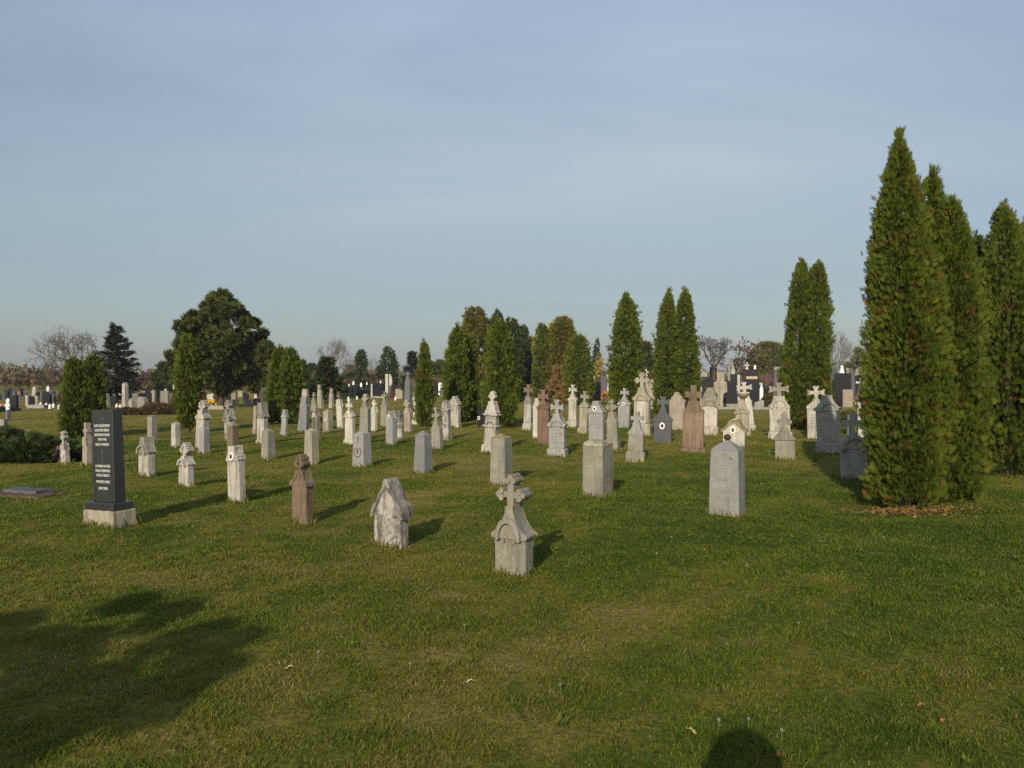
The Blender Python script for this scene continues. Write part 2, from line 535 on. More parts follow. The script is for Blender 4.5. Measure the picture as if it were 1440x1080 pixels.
def pillar(px, by, ty, W, label, mat='grey', k=.9, cap=.10, taper=.88, captop=.04, capmat=None, med=None, rot=30, overhang=0, extra=None, lean=0, group=OLD, plinth=0):
    x, dep, mpp, w, d = place(px, by, W, k, rot)
    h = (by-ty)*mpp
    root = empty('gravestone', (x, dep, gz(x, dep)), -R(rot), lean)
    tag(root, label, 'gravestone', group)
    zs = h*(1-cap); wt, dt = w*taper, d*taper
    bm = bmesh.new(); frustum(bm, w, d, -.06, wt, dt, zs)
    near_detail(bm, dep, .004, px)
    obj('shaft', bm, mat, root)
    bm = bmesh.new()
    o = 1+overhang
    if capmat == 'dome':
        nseg = 7; prev = None
        for i in range(nseg+1):
            t = i/nseg*PI/2
            f = max(.05, math.cos(t)**.7)
            ring = [bm.verts.new((sx*wt*o/2*f, sy*dt*o/2*f, zs+h*cap*math.sin(t))) for sx, sy in ((-1, -1), (0, -1.04), (1, -1), (1.04, 0), (1, 1), (0, 1.04), (-1, 1), (-1.04, 0))]
            if prev:
                for q in range(8): bm.faces.new((prev[q], prev[(q+1) % 8], ring[(q+1) % 8], ring[q]))
            else: bm.faces.new(ring[::-1])
            prev = ring
        bm.faces.new(prev)
        wear(bm, .007, px, .07)
        obj('cap', bm, 'lichen_cap', root)
    else:
        if overhang:
            frustum(bm, wt*o, dt*o, zs, wt*o, dt*o, zs+h*cap*.35); frustum(bm, wt*o*.98, dt*o*.98, zs+h*cap*.35+.001, wt*captop, dt*captop, h)
        else:
            frustum(bm, wt, dt, zs, wt*captop, dt*captop, h)
        if dep < 14: wear(bm, .003, px, .06)
        obj('cap', bm, capmat or mat, root)
    yf = lambda z: -(d+(dt-d)*z/zs)/2
    if med:
        medallion(root, med[0]*w, yf(med[1]*h)-.004, med[1]*h, med[2]*w, med[2]*w*1.32)
    if extra: extra(root, h, w, d, yf)
    return root, h, w, d


# ---------- front stones, nearest first
# the grey stele with the trefoil cross in the foreground
def fx7(root, h, w, d):
    pass


stele(723, 808, 668, 56, 'small grey stele topped by a clover-ended cross with orange lichen, nearest to the viewer', 'lichen_grey', k=.50, shaft=.37, head='ogee', neck=.69,
      nw=.135, cross='trefoil', span=.92, arms=.36, bar=.20, taper=1.0, ear=.17, arch=.33, archz=1.45, hmat='yellow_lichen', cmat='yellow_lichen', rot=30)


def gable_bits(root, h, w, d):
    bm = bmesh.new()
    for s in (-1, 1):                     # thick roll-edged coping along both slopes
        pts = [(s*w*.06, h*1.0), (s*w*.22, h*.86), (s*w*.30, h*.79), (s*w*.35, h*.70), (s*w*.50, h*.61), (s*w*.58, h*.53), (s*w*.60, h*.43), (s*w*.52, h*.43), (s*w*.50, h*.50), (s*w*.42, h*.575), (s*w*.30, h*.655), (s*w*.22, h*.76), (s*.001, h*.90), (s*.001, h)]
        extrude(bm, pts, -d*.62-(.003 if s > 0 else 0), d*.62+(.003 if s > 0 else 0))
    wear(bm, .008, 3.1, .05)
    obj('coping', bm, 'sooty', root)
    bm = bmesh.new(); extrude(bm, [(-.13*w, h*.90), (.13*w, h*.90), (.10*w, h*.98), (.05*w, h*1.03), (-.05*w, h*1.03), (-.10*w, h*.98)], -d*.68, d*.68)
    wear(bm, .006, 9, .05)
    obj('ridge_finial', bm, 'stained_white', root)


stele(550, 768, 676, 50, 'small white gabled stele with black-stained coping and no cross, in the front of the lawn', 'stained_white', k=.36, shaft=.45, head='gable', neck=1, nw=.15, cross=None, taper=.98, rot=32, topbits=gable_bits)


def brown_bits(root, h, w, d):
    for s in (1,):
        bm = bmesh.new()
        for q in (-1, 1):
            extrude(bm, [(q*w*.44, h*.545), (q*w*.60, h*.545), (q*w*.58, h*.60), (q*w*.12, h*.73), (q*w*.10, h*.68), (q*w*.42, h*.585)], -d*.62-.002*q, d*.62+.002*q)
        wear(bm, .004, 5, .05)
        obj('coping', bm, 'brown', root)


stele(425, 736, 640, 30, 'brown sandstone stele with a broken lumpy cross stump on a gabled top', 'brown', k=.48, shaft=.56, head='gable', neck=.76, nw=.30, cross='trefoil', span=.62, arms=.45, bar=.24, taper=1, rot=32, topbits=brown_bits)


# tall grey pillar with relief medallion and iron ball
def relief(root, h, w, d, yf):
    bm = bmesh.new()
    z = h*.745
    for r, t in ((.20, .010),):
        o = disc_pts(w*r, h*.085, 22); i = disc_pts(w*r*.86, h*.072, 22)[::-1]
        n = len(o)
        for q in range(n):
            p0, p1 = o[q], o[(q+1) % n]; q0, q1 = disc_pts(w*r*.86, h*.072, 22)[q], disc_pts(w*r*.86, h*.072, 22)[(q+1) % n]
            extrude(bm, [p0, p1, q1, q0], yf(z)-t, yf(z)+.02, (-.02*w, z))
    for a in np.linspace(.3, 2*PI+.3, 16):       # a carved wreath round the oval
        extrude(bm, disc_pts(w*.045, h*.014, 7, a), yf(z)-.011-.001*math.sin(a*3), yf(z)+.02, (-.02*w+w*.26*math.cos(a), z-h*.01+h*.098*math.sin(a)))
    obj('relief_wreath', bm, 'light_grey', root)
    tl = math.atan((yf(0)-yf(h))/h)
    t = text_mesh('Andrij', h*.105, 'inscription', 'light_grey', root, (-.02*w, yf(h*.47)-.004, h*.47), (PI/2-abs(tl), 0, 0), .004, .9)
    t = text_mesh('Jhrssai', h*.145, 'inscription', 'light_grey', root, (-.02*w, yf(h*.33)-.004, h*.33), (PI/2-abs(tl), 0, 0), .004, .72)
    for z_ in (.27, .225):
        bm = bmesh.new()
        for q in range(9):
            frustum(bm, w*.035, .01, h*z_-.008, w*.03, .01, h*z_+.008, cx=(q-4.4)*w*.062, cy=yf(h*z_)+.002)
        obj('worn_lettering', bm, 'light_grey', root)


big_pillar = pillar(1023, 727, 622, 52, 'stout tapering grey pillar with a carved wreath medallion, inscription and iron ball on its point', 'grey', k=.75, cap=.125, taper=.91, captop=.09, rot=33, extra=relief, capmat='blue_grey')
_r, _h, _w, _d = big_pillar
bm = bmesh.new()
bmesh.ops.create_uvsphere(bm, u_segments=18, v_segments=12, radius=.043)
bmesh.ops.scale(bm, vec=(1, 1, .93), verts=bm.verts[:])
o = obj('finial_ball', bm, 'rust', _r); o.location = (0, 0, _h+.03)
for f in o.data.polygons: f.use_smooth = True

pillar(841, 700, 622, 45, 'squat speckled grey pillar with a domed lichen-crusted top', 'lichen_grey', k=1.1, cap=.10, taper=.97, capmat='dome', rot=33)
pillar(705, 684, 613, 33, 'plain beige pillar with rust-stained low pyramid cap, just behind the clover cross', 'concrete', k=.95, cap=.085, taper=.94, capmat='moss_stone')
pillar(595, 669, 609, 29, 'smooth blue-grey tapering pillar with a pointed cap and no ornament', 'blue_grey', k=.95, cap=.12, taper=.80, captop=.03, rot=34)


def wreath_engraving(root, h, w, d, yf):
    bm = bmesh.new()
    z = h*.42
    n = 20
    for q in range(n):
        a = 2*PI*q/n
        if abs(a-PI/2) < .35: continue
        extrude(bm, disc_pts(.045*w, .022*h, 7), yf(z+.14*h*math.sin(a))-.004, yf(z)+.02, (.30*w*math.cos(a)-.02*w, z+.14*h*math.sin(a)))
    frustum(bm, .16*w, .02, z-.05*h, .10*w, .02, z+.10*h, cx=-.02*w, cy=yf(z)+.006)
    obj('engraved_wreath', bm, 'incised', root)
    be = bmesh.new()
    frustum(be, .05*w, .02, .67*h, .05*w, .02, .86*h, cx=-.02*w, cy=yf(.76*h)+.006)
    frustum(be, .20*w, .018, .80*h, .20*w, .018, .83*h, cx=-.02*w, cy=yf(.8*h)+.006)
    obj('engraved_cross', be, 'incised', root)
    bm = bmesh.new()
    for q, zz in enumerate((.20, .145, .095)):
        for i in range(5):
            frustum(bm, .10*w, .01, zz*h-.009, .10*w, .01, zz*h+.009, cx=-.30*w+i*.14*w, cy=yf(zz*h)+.003)
    obj('inscription', bm, 'incised_soft', root)


pillar(509, 660, 610, 29, 'pale pillar engraved with a black cross and wreath above lettering', 'light_grey', k=.85, cap=.07, taper=.86, rot=33, extra=wreath_engraving)
pillar(438, 655, 604, 22, 'plain beige-brown pillar, second from the left of the three bare pillars in the middle', 'beige', k=.9, cap=.08, taper=.90, rot=33)
pillar(377, 646, 602, 21, 'plain pale pillar with sooty front, leftmost of the three bare pillars in the middle', 'concrete', k=.95, cap=.08, taper=.88, rot=33)
pillar(327, 640, 593, 17, 'brown pillar half hidden behind the white stele with an oval photo', 'brown', k=.95, cap=.12, taper=.92, overhang=.1, rot=32, capmat='yellow_lichen')
pillar(287, 636, 599, 16, 'pale blue-grey flat pillar standing in front of the tall broken cross', 'light_grey', k=1.0, cap=.04, taper=.92, captop=.7, rot=30)
pillar(247, 628, 592, 14, 'small white pillar with mossy scars on the open lawn beside the thin thuja', 'white', k=.9, cap=.06, taper=.88, captop=.3, rot=32)
pillar(214, 622, 584, 14, 'plain grey-beige pillar behind the arched scroll stele at the left', 'concrete', k=.9, cap=.05, taper=.96, overhang=.06, rot=32)
pillar(461, 608, 576, 15, 'flat-topped beige pillar with a small white photo oval', 'beige', k=1.0, cap=.08, taper=.94, captop=.12, rot=33, med=(-.05, .56, .14))

# ---------- left block
stele(333, 709, 630, 25, 'slim white stele with oval photo and a broken square top', 'white', k=.44, shaft=.74, head='step', neck=1, nw=.52, cross=None, taper=.97, med=(.02, .82, .17), ear=.05, rot=32)
stele(261, 689, 627, 22, 'slender little white stele with a stubby cross, leaning into the shade at the left', 'white', k=.45, shaft=.50, head='ogee', neck=.70, nw=.2, cross='trefoil', span=.8, arms=.45, bar=.24, taper=.97, ear=.10, arch=.33, rot=32)
stele(206, 674, 619, 23, 'pale stele with arched moulding and scroll ends, right of the black memorial', 'white', k=.42, shaft=.60, head='ogee', neck=1, nw=.44, cross=None, taper=1.0, ear=.16, arch=.36, rot=33, hmat='concrete')
stele(123, 656, 595, 15, 'rosy stone stele with a blocky cross, partly behind the black memorial', 'pink', k=.9, shaft=.50, head='ogee', neck=.66, nw=.4, cross='plain', span=.85, arms=.45, bar=.42, taper=.9, rot=32)
stele(91, 652, 606, 13, 'tiny greenish white cross beside the creeping juniper', 'stained_white', k=.6, shaft=.45, head='ogee', neck=.62, nw=.3, cross='trefoil', span=.75, arms=.5, bar=.26, taper=.9, rot=36, cmat='white')
stele(283, 630, 562, 18, 'tall weathered white stele with a broken cross above worn cornices', 'white', k=.7, shaft=.62, head='step', neck=.80, nw=.42, cross='trefoil', span=.75, arms=.40, bar=.36, taper=.95, ear=.18, rot=32)
stele(323, 619, 563, 16, 'ornate white cross stele with black stains, behind the brown pillar', 'stained_white', k=.6, shaft=.48, head='scroll', neck=.78, nw=.22, cross='trefoil', span=.66, arms=.45, bar=.24, taper=.92, ear=.15, arch=.36, rot=32)
stele(369, 625, 567, 19, 'grey-white stele with big arched cornice and truncated top, by the thuja', 'white', k=.62, plinth=.12, shaft=.64, head='ogee', neck=1, nw=.46, cross=None, taper=.98, ear=.22, arch=.38, rot=33, hmat='concrete')
stele(358, 612, 572, 8, 'narrow pinkish stone peeping from behind the grey-white cornice stele', 'pink', k=.6, plinth=.15, shaft=.8, head='ogee', neck=1, nw=.5, cross=None, rot=32)
stele(399, 614, 577, 12, 'small pale capped stele standing against the green thuja', 'light_grey', k=.6, plinth=.16, shaft=.70, head='ogee', neck=1, nw=.4, cross=None, taper=.96, ear=.15, rot=30)
stele(426, 607, 547, 17, 'broad-shouldered grey stone with a narrow neck and small white cross, right of the thuja', 'blue_grey', k=.5, shaft=.58, head='shoulder', neck=.80, nw=.36, cross='flared', span=.62, arms=.45, bar=.32, taper=.80, rot=28, cmat='white')
stele(444, 619, 568, 12, 'slim brownish stele with dark niche and oval photo', 'concrete', k=.75, shaft=.66, head='ogee', neck=.80, nw=.24, cross='plain', span=.55, arms=.5, bar=.18, taper=.96, med=(-.05, .68, .19), panel=(.62, .08, .62, 'incised'), rot=33)
stele(451, 574, 541, 9, 'beige cross stone leaning slightly, in front of the dark spruce hedge', 'beige', k=.6, shaft=.68, head='ogee', neck=.80, nw=.3, cross='flared', span=.62, arms=.5, bar=.30, taper=.8, lean=-5)
stele(466, 574, 546, 8, 'short pale cross stone, right of the leaning beige one', 'beige', k=.7, shaft=.64, head='ogee', neck=.76, nw=.34, cross='flared', span=.7, arms=.5, bar=.32, taper=.85)
stele(441, 578, 552, 9, 'small grey-brown cross between two thin stones beneath the dark spruce', 'concrete', k=.6, shaft=.45, head='ogee', neck=.68, nw=.28, cross='trefoil', span=.7, arms=.5, bar=.22, taper=.85)
stele(479, 602, 550, 11, 'white stele tipped to one side with a brown cross head', 'bright_white', k=.5, shaft=.60, head='gable', neck=.78, nw=.34, cross='plain', span=.55, arms=.5, bar=.3, taper=.86, cmat='brown', lean=-4, rot=26)
stele(492, 626, 562, 18, 'tall bright white stele with broken-armed cross and dark arch moulding', 'bright_white', k=.5, plinth=.12, shaft=.60, head='ogee', neck=.74, nw=.2, cross='flared', span=.7, arms=.45, bar=.20, taper=.95, ear=.16, arch=.40, rot=28)
stele(513, 616, 553, 18, 'streaky grey-brown stele with three-lobed cross, behind the wreath pillar', 'concrete', k=.62, shaft=.66, head='ogee', neck=.80, nw=.2, cross='trefoil', span=.62, arms=.45, bar=.22, taper=.82, rot=30, cmat='beige')
stele(525, 606, 561, 12, 'slim cream cross stele right of the streaky three-lobed one', 'bright_white', k=.55, shaft=.62, head='ogee', neck=.76, nw=.3, cross='flared', span=.72, arms=.5, bar=.26, taper=.85)
stele(540, 599, 551, 12, 'flat grey stele with sharp concave shoulders and thin cross', 'concrete', k=.4, shaft=.56, head='ogee', neck=.80, nw=.16, cross='flared', span=.85, arms=.42, bar=.17, taper=.88, rot=26)
stele(550, 625, 578, 16, 'pale grey pointed stele with oval photo in its gable', 'light_grey', k=.7, shaft=.76, head='step', neck=1, nw=.16, cross=None, taper=.97, med=(-.02, .84, .13), rot=33)
stele(563, 618, 575, 12, 'small mottled dark and white cross behind the pointed photo stele', 'stained_white', k=.6, plinth=.12, shaft=.60, head='ogee', neck=.72, nw=.3, cross='trefoil', span=.7, arms=.5, bar=.28, taper=.85, cmat='mid_grey', hmat='mid_grey')
stele(574, 608, 561, 13, 'rosy beige cross stone with a chipped arm', 'pink', k=.55, shaft=.60, head='ogee', neck=.72, nw=.34, cross='trefoil', span=.85, arms=.5, bar=.26, taper=.82, hmat='beige', lean=-2)
stele(587, 597, 550, 16, 'tall white stele on a block with a crumbled top, in front of the thin thuja', 'bright_white', k=.6, plinth=.15, shaft=.72, head='scroll', neck=1, nw=.4, cross=None, taper=.92, ear=.2, arch=.36)
stele(598, 594, 568, 9, 'pinkish grey stump behind the white stele by the thin thuja', 'pink', k=.7, shaft=.8, head='ogee', neck=1, nw=.4, cross=None, plinth=.1)
stele(574, 572, 522, 11, 'very tall slate-grey obelisk with a small cross, in the middle distance', 'mid_grey', k=.6, shaft=.72, head='ogee', neck=.86, nw=.28, cross='flared', span=.6, arms=.5, bar=.22, taper=.85)
stele(615, 633, 574, 18, 'rough grey concrete cross stone with round-ended arms', 'concrete', k=.6, shaft=.48, head='ogee', neck=.66, nw=.24, cross='trefoil', span=.88, arms=.42, bar=.22, taper=.95, rot=30)
stele(628, 619, 563, 16, 'black-stained arched stele next to the rough concrete cross', 'stained_white', k=.75, plinth=.10, shaft=.74, head='round', neck=1, nw=.1, cross=None, taper=.96, ear=.2, arch=.40, rot=33)
stele(640, 600, 556, 17, 'pale pointed stone behind the black-stained arched stele', 'white', k=.5, shaft=.72, head='step', neck=1, nw=.16, cross=None, taper=.96, ear=.08)


def tier_bits(root, h, w, d):
    bm = bmesh.new()
    for q, (z, s) in enumerate(((.60, 1.12), (.415, 1.16))):
        frustum(bm, w*s*.86, d*1.0, z*h, w*s*.9, d*1.06, (z+.03)*h)
    bevel(bm, .01)
    obj('cornice', bm, 'white', root)
    bm = bmesh.new()
    r1 = w*.30; r0 = r1*.8
    o = [(r1*math.cos(t), r1*math.sin(t)) for t in np.linspace(-.1, PI+.1, 13)]
    i = [(r0*math.cos(t), r0*math.sin(t)) for t in np.linspace(PI+.1, -.1, 13)]
    extrude(bm, o+i, -d*.52, -d*.3, (0, .43*h))
    obj('arch_moulding', bm, 'lichen_grey', root)


stele(690, 637, 551, 27, 'ornate two-tiered white monument with a budded cross, behind the beige pillar', 'white', k=.6, plinth=.13, shaft=.64, head='scroll', neck=.83, nw=.22, cross='trefoil', span=.46, arms=.5, bar=.17, taper=.86, hmat='bright_white', rot=30, topbits=tier_bits, lines=0)
stele(678, 600, 567, 13, 'low black slab with a white oval photo, tucked behind the two-tiered monument', 'granite', k=.3, shaft=.985, head=None, cross=None, taper=1, rot=26, med=(-.32, .40, .16))

# ---------- right block
stele(742, 605, 540, 15, 'arched pale stele topped by a dark brown cross, at the edge of the right-hand block', 'white', k=.6, plinth=.16, shaft=.58, head='round', neck=.74, nw=.3, cross='flared', span=1.15, arms=.52, bar=.34, taper=.98, arch=.40, rot=24, hmat='concrete', cmat='brown')
stele(755, 619, 563, 12, 'narrow bright white stele squeezed left of the red-brown cross', 'bright_white', k=.6, shaft=.78, head='ogee', neck=1, nw=.4, cross=None, taper=.97, rot=22)
stele(765, 628, 550, 19, 'red-brown sandstone stele with heavy flared cross', 'red_brown', k=.45, shaft=.64, head='ogee', neck=.78, nw=.34, cross='flared', span=.95, arms=.40, bar=.30, taper=.98, ear=.14, arch=.34, rot=20)
stele(784, 643, 563, 31, 'speckled light grey stele on a block with cross and scrolled shoulders', 'light_grey', k=.5, plinth=.14, shaft=.53, head='ogee', neck=.75, nw=.2, cross='flared', span=.72, arms=.45, bar=.17, taper=.98, ear=.17, arch=.34, rot=30, lines=4)
stele(805, 602, 542, 16, 'pale slender stele with white-topped cross, against the tall golden thuja', 'white', k=.5, plinth=.15, shaft=.62, head='ogee', neck=.78, nw=.2, cross='flared', span=.85, arms=.45, bar=.24, taper=.96, ear=.14, rot=28)
stele(820, 611, 551, 17, 'mossy beige stele with paired pilasters and a yellowed cross', 'beige', k=.6, plinth=.13, shaft=.62, head='ogee', neck=.74, nw=.24, cross='flared', span=.9, arms=.5, bar=.24, taper=.97, ear=.10, rot=30, cmat='yellow_lichen')
stele(839, 625, 567, 23, 'clean light grey slab with dark oval photo and truncated scroll top', 'light_grey', k=.35, shaft=.72, head='step', neck=1, nw=.36, cross=None, taper=1.02, ear=.06, med=(-.04, .82, .13), rot=24, lines=5)
stele(862, 635, 564, 22, 'lichen-mottled stele on a block with a crumbling cross', 'lichen_grey', k=.55, plinth=.19, shaft=.56, head='ogee', neck=.74, nw=.24, cross='trefoil', span=.85, arms=.42, bar=.22, taper=.94, rot=30)
stele(877, 604, 548, 18, 'light grey stele with small photo oval and tidy cross, beneath the double thuja', 'light_grey', k=.45, shaft=.58, head='ogee', neck=.78, nw=.18, cross='flared', span=.75, arms=.48, bar=.2, taper=1, ear=.14, arch=.36, med=(-.02, .60, .13), rot=24, lines=4)


def mausoleum_bits(root, h, w, d):
    bm = bmesh.new()
    for s in (-1, 1):
        frustum(bm, w*.16, d*.12, .20*h, w*.15, d*.12, .545*h, cx=s*w*.33, cy=-d*.43)
    obj('pilaster', bm, 'beige', root)


stele(903, 615, 526, 28, 'tallest white monument with framed marble panel, arched head and large knobbed cross', 'white', k=.55, plinth=.19, shaft=.56, head='ogee', neck=.76, nw=.2, cross='trefoil', span=.82, arms=.48, bar=.19, taper=1, ear=.20, arch=.35, rot=24, hmat='beige', cmat='beige', pmat='beige', panel=(.55, .22, .54, 'bright_white'), topbits=mausoleum_bits)
stele(894, 651, 580, 28, 'pale flat stele with round shoulders and plain little cross, before the tallest monument', 'concrete', k=.4, plinth=.21, shaft=.56, head='shoulder', neck=.78, nw=.2, cross='plain', span=.66, arms=.40, bar=.22, taper=.97, rot=22, hmat='light_grey')
stele(932, 624, 557, 25, 'dark grey tent-shaped stele with white oval photo and dark cross', 'dark_grey', k=.35, shaft=.48, head='ogee', neck=.76, nw=.2, cross='flared', span=.72, arms=.5, bar=.22, taper=1.03, ear=.06, med=(-.03, .385, .15), rot=18)
stele(953, 606, 553, 23, 'pinkish pointed slab without cross, behind the big brown cross stone', 'pink', k=.35, shaft=.74, head='step', neck=1, nw=.16, cross=None, taper=1.0, rot=22)
stele(975, 636, 542, 36, 'big brown stained stone with broad cross, darkest and largest of the brown ones', 'rose_brown', k=.4, plinth=.06, shaft=.60, head='shoulder', neck=.76, nw=.24, cross='plain', span=.66, arms=.42, bar=.24, taper=.97, rot=18, hmat='brown', cmat='brown')


def column_bits(root, h, w, d):
    for s in (-1, 1):
        bm = bmesh.new(); extrude(bm, [(a, b) for a, b in disc_pts(w*.055, w*.055, 8)], 0, .42*h)
        o = obj('column', bm, 'beige', root); o.rotation_euler = (PI/2, 0, 0); o.location = (s*w*.46, -d*.46, .18*h+.42*h)


stele(997, 613, 547, 28, 'white monument with side columns and scrolled wavy pediment, right of the big brown stone', 'bright_white', k=.55, plinth=.18, shaft=.62, head='scroll', neck=1, nw=.3, cross=None, taper=.98, ear=.22, arch=.36, rot=22, hmat='lichen_grey', pmat='white', topbits=column_bits, lean=2)


def photo_gable(root, h, w, d):
    bm = bmesh.new()
    for s in (-1, 1):
        extrude(bm, [(s*w*.001, h), (s*w*.001, h*.90), (s*w*.46, h*.585), (s*w*.60, h*.53), (s*w*.60, h*.60), (s*w*.40, h*.75), (s*w*.18, h*.985)], -d*.56-.003*(s+1), d*.56+.003*(s+1))
    wear(bm, .004, 2, .07)
    obj('coping', bm, 'moss_stone', root)


stele(1033, 628, 590, 31, 'squat white gabled stele with pink-faced oval photo, behind the iron-ball pillar', 'bright_white', k=.5, shaft=.55, head='gable', neck=.97, nw=.14, cross=None, taper=1, rot=22, med=(-.04, .62, .13, 'portrait_red'), topbits=photo_gable)
urn_stone = stele(1045, 613, 563, 22, 'beige stele with round arch mouldings, carrying a flower bowl on its top', 'beige', k=.5, plinth=.16, shaft=.62, head='ogee', neck=1, nw=.4, cross=None, taper=1, ear=.16, arch=.38, rot=22)
stele(1052, 605, 537, 22, 'white stele with tall white cross leaning left, behind the flower bowl', 'bright_white', k=.35, plinth=.1, shaft=.58, head='ogee', neck=.70, nw=.3, cross='flared', span=1.0, arms=.60, bar=.2, taper=.92, rot=14, lean=-5)
stele(1097, 618, 537, 34, 'large grey-white stele with round arched panel and wide cross', 'white', k=.45, plinth=.14, shaft=.56, head='shoulder', neck=.75, nw=.25, cross='flared', span=.85, arms=.52, bar=.17, taper=1, arch=.36, archz=1.1, rot=14, cmat='concrete')
stele(1104, 644, 579, 28, 'low rough pebbly concrete stele with worn cross and ring remains', 'concrete', k=.55, shaft=.42, head='ogee', neck=.66, nw=.2, cross='trefoil', span=.72, arms=.42, bar=.2, taper=1, ear=.02, rot=14)
stele(1149, 615, 541, 26, 'streaked white slab with cross whose arms have light square ends, at the twin thujas', 'white', k=.35, shaft=.57, head='ogee', neck=.74, nw=.2, cross='flared', span=.95, arms=.50, bar=.19, taper=1, ear=.02, rot=16, lines=5)
stele(1167, 637, 556, 38, 'blue-grey stele on a wide block with round-arched top and no cross', 'light_grey', k=.4, plinth=.18, shaft=.74, head='ogee', neck=1, nw=.3, cross=None, taper=1, ear=.17, arch=.36, rot=12, panel=(.70, .22, .66, 'light_grey'))
stele(1201, 675, 583, 36, 'dark grey stele with heavy plain cross, half swallowed by the tall thuja', 'light_grey', k=.45, shaft=.47, head='round', neck=.66, nw=.3, cross='plain', span=.95, arms=.55, bar=.28, taper=1, ear=.10, arch=.46, rot=12)
stele(1216, 616, 520, 28, 'tall white monument mostly hidden behind the left edge of the tall thuja', 'bright_white', k=.5, plinth=.14, shaft=.55, head='ogee', neck=.80, nw=.3, cross='flared', span=.6, arms=.5, bar=.2, taper=.97, ear=.12, rot=10, hmat='white')
stele(1375, 627, 562, 26, 'pale stone glimpsed in the gap between the big thujas at the right', 'white', k=.5, shaft=.6, head='ogee', neck=.75, nw=.2, cross='flared', span=.7, rot=4)
stele(1200, 612, 583, 18, 'low dark grey slab behind the blue-grey arched stele', 'mid_grey', k=.4, shaft=.985, head=None, cross=None, taper=1, rot=10)

# flower bowl standing on the beige stele
r_, h_, w_, d_ = urn_stone
loc = r_.location
b = empty('flower_bowl', (loc.x, loc.y, loc.z+h_), 0)
tag(b, 'shallow green-brown flower bowl resting on top of the beige arched stele', 'flower bowl')
bm = bmesh.new(); prev = None
for rr, zz in ((.06, 0), (.05, .03), (.10, .06), (.155, .12), (.165, .18), (.15, .18), (.13, .14)):
    ring = [bm.verts.new((rr*math.cos(2*PI*i/18), rr*math.sin(2*PI*i/18), zz)) for i in range(18)]
    if prev:
        for i in range(18): bm.faces.new((prev[i], prev[(i+1) % 18], ring[(i+1) % 18], ring[i]))
    else: bm.faces.new(ring[::-1])
    prev = ring
bm.faces.new(prev)
obj('bowl', bm, 'moss_stone', b)
bm = bmesh.new(); frustum(bm, .30, .22, .181, .26, .18, .215); wear(bm, .012, 4, .04)
obj('rim', bm, 'bright_white', b)

# ---------- the black memorial at the left
def memorial():
    rot = 32
    px, by = 154, 750
    dep = depth_at(by)
    a = math.atan((px-720)/F); phi = R(rot)-a
    mpp0 = dep/F
    w = .57; d = .28
    dep += w/2*math.sin(R(rot))+d/2*math.cos(R(rot)); mpp = dep/F
    x = (px-720)*mpp
    FOOT.append((x, dep, w, d, -R(rot)))
    root = empty('memorial_stele', (x, dep, gz(x, dep)), -R(rot), -2.6)
    tag(root, 'tall polished black memorial slab with white lettering on a rough concrete footing, at the left', 'memorial')
    h = (750-588)*mpp
    z1 = .19*h*.72; z2 = z1+.075*h*.9
    bm = bmesh.new(); frustum(bm, w, d, -.08, w*.98, d*.97, z1)
    bevel(bm, .012); wear(bm, .006, 1, .05)
    obj('footing', bm, 'footing', root)
    bm = bmesh.new(); frustum(bm, w*.92, d*.86, z1, w*.92, d*.86, z2); bevel(bm, .008)
    obj('base', bm, 'slate_granite', root)
    bm = bmesh.new()
    b0, b1 = w*.72, w*.70
    frustum(bm, b0, .13, z2, b1, .115, h)
    bevel(bm, .006)
    obj('slab', bm, 'slate_granite', root)
    H = h-z2
    yf = lambda z: -(.13+(.115-.13)*(z-z2)/H)/2
    tl = math.atan(.0075/H)
    for f_, s_, body in ((.815, .040, 'ZUM GEDENKEN'), (.765, .040, 'AN DIE VERSTORBENEN'), (.715, .040, 'EINWOHNER VON HIER'), (.665, .040, '1790-1945'), (.610, .040, 'RUHET IN FRIEDEN'),
                       (.375, .040, 'U SPOMEN NA NASE'), (.325, .040, 'DRAGE PREMINULE'), (.275, .040, 'OVOG MESTA'), (.205, .040, 'POCIVAJTE U MIRU'), (.135, .040, 'JUNI 2006')):
        z = z2+f_*H
        sx = min(1.0, .74*(b0+(b1-b0)*f_)/(len(body)*s_*.62))
        t = text_mesh(body, s_, 'inscription', 'letter_white', root, (0, yf(z)-.0012, z), (PI/2-tl, 0, 0), .0012, sx, bold=.0006)
    bm = bmesh.new()
    z = z2+.50*H; y = yf(z)
    frustum(bm, .012, .006, z-.10, .012, .006, z+.09, cy=y)
    frustum(bm, .05, .0055, z+.03, .05, .0055, z+.042, cy=y)
    extrude(bm, disc_pts(.02, .03, 8), y-.003, y+.004, (0, z+.036))
    obj('engraved_cross', bm, 'grey_granite', root)
    bm = bmesh.new()
    z = z2+.915*H; y = yf(z)
    extrude(bm, [(-.03, -.004), (.05, -.035), (.052, -.03), (.0, .012), (-.035, .006)], y-.002, y+.004, (.0, z))
    obj('engraved_dove', bm, 'grey_granite', root)


memorial()
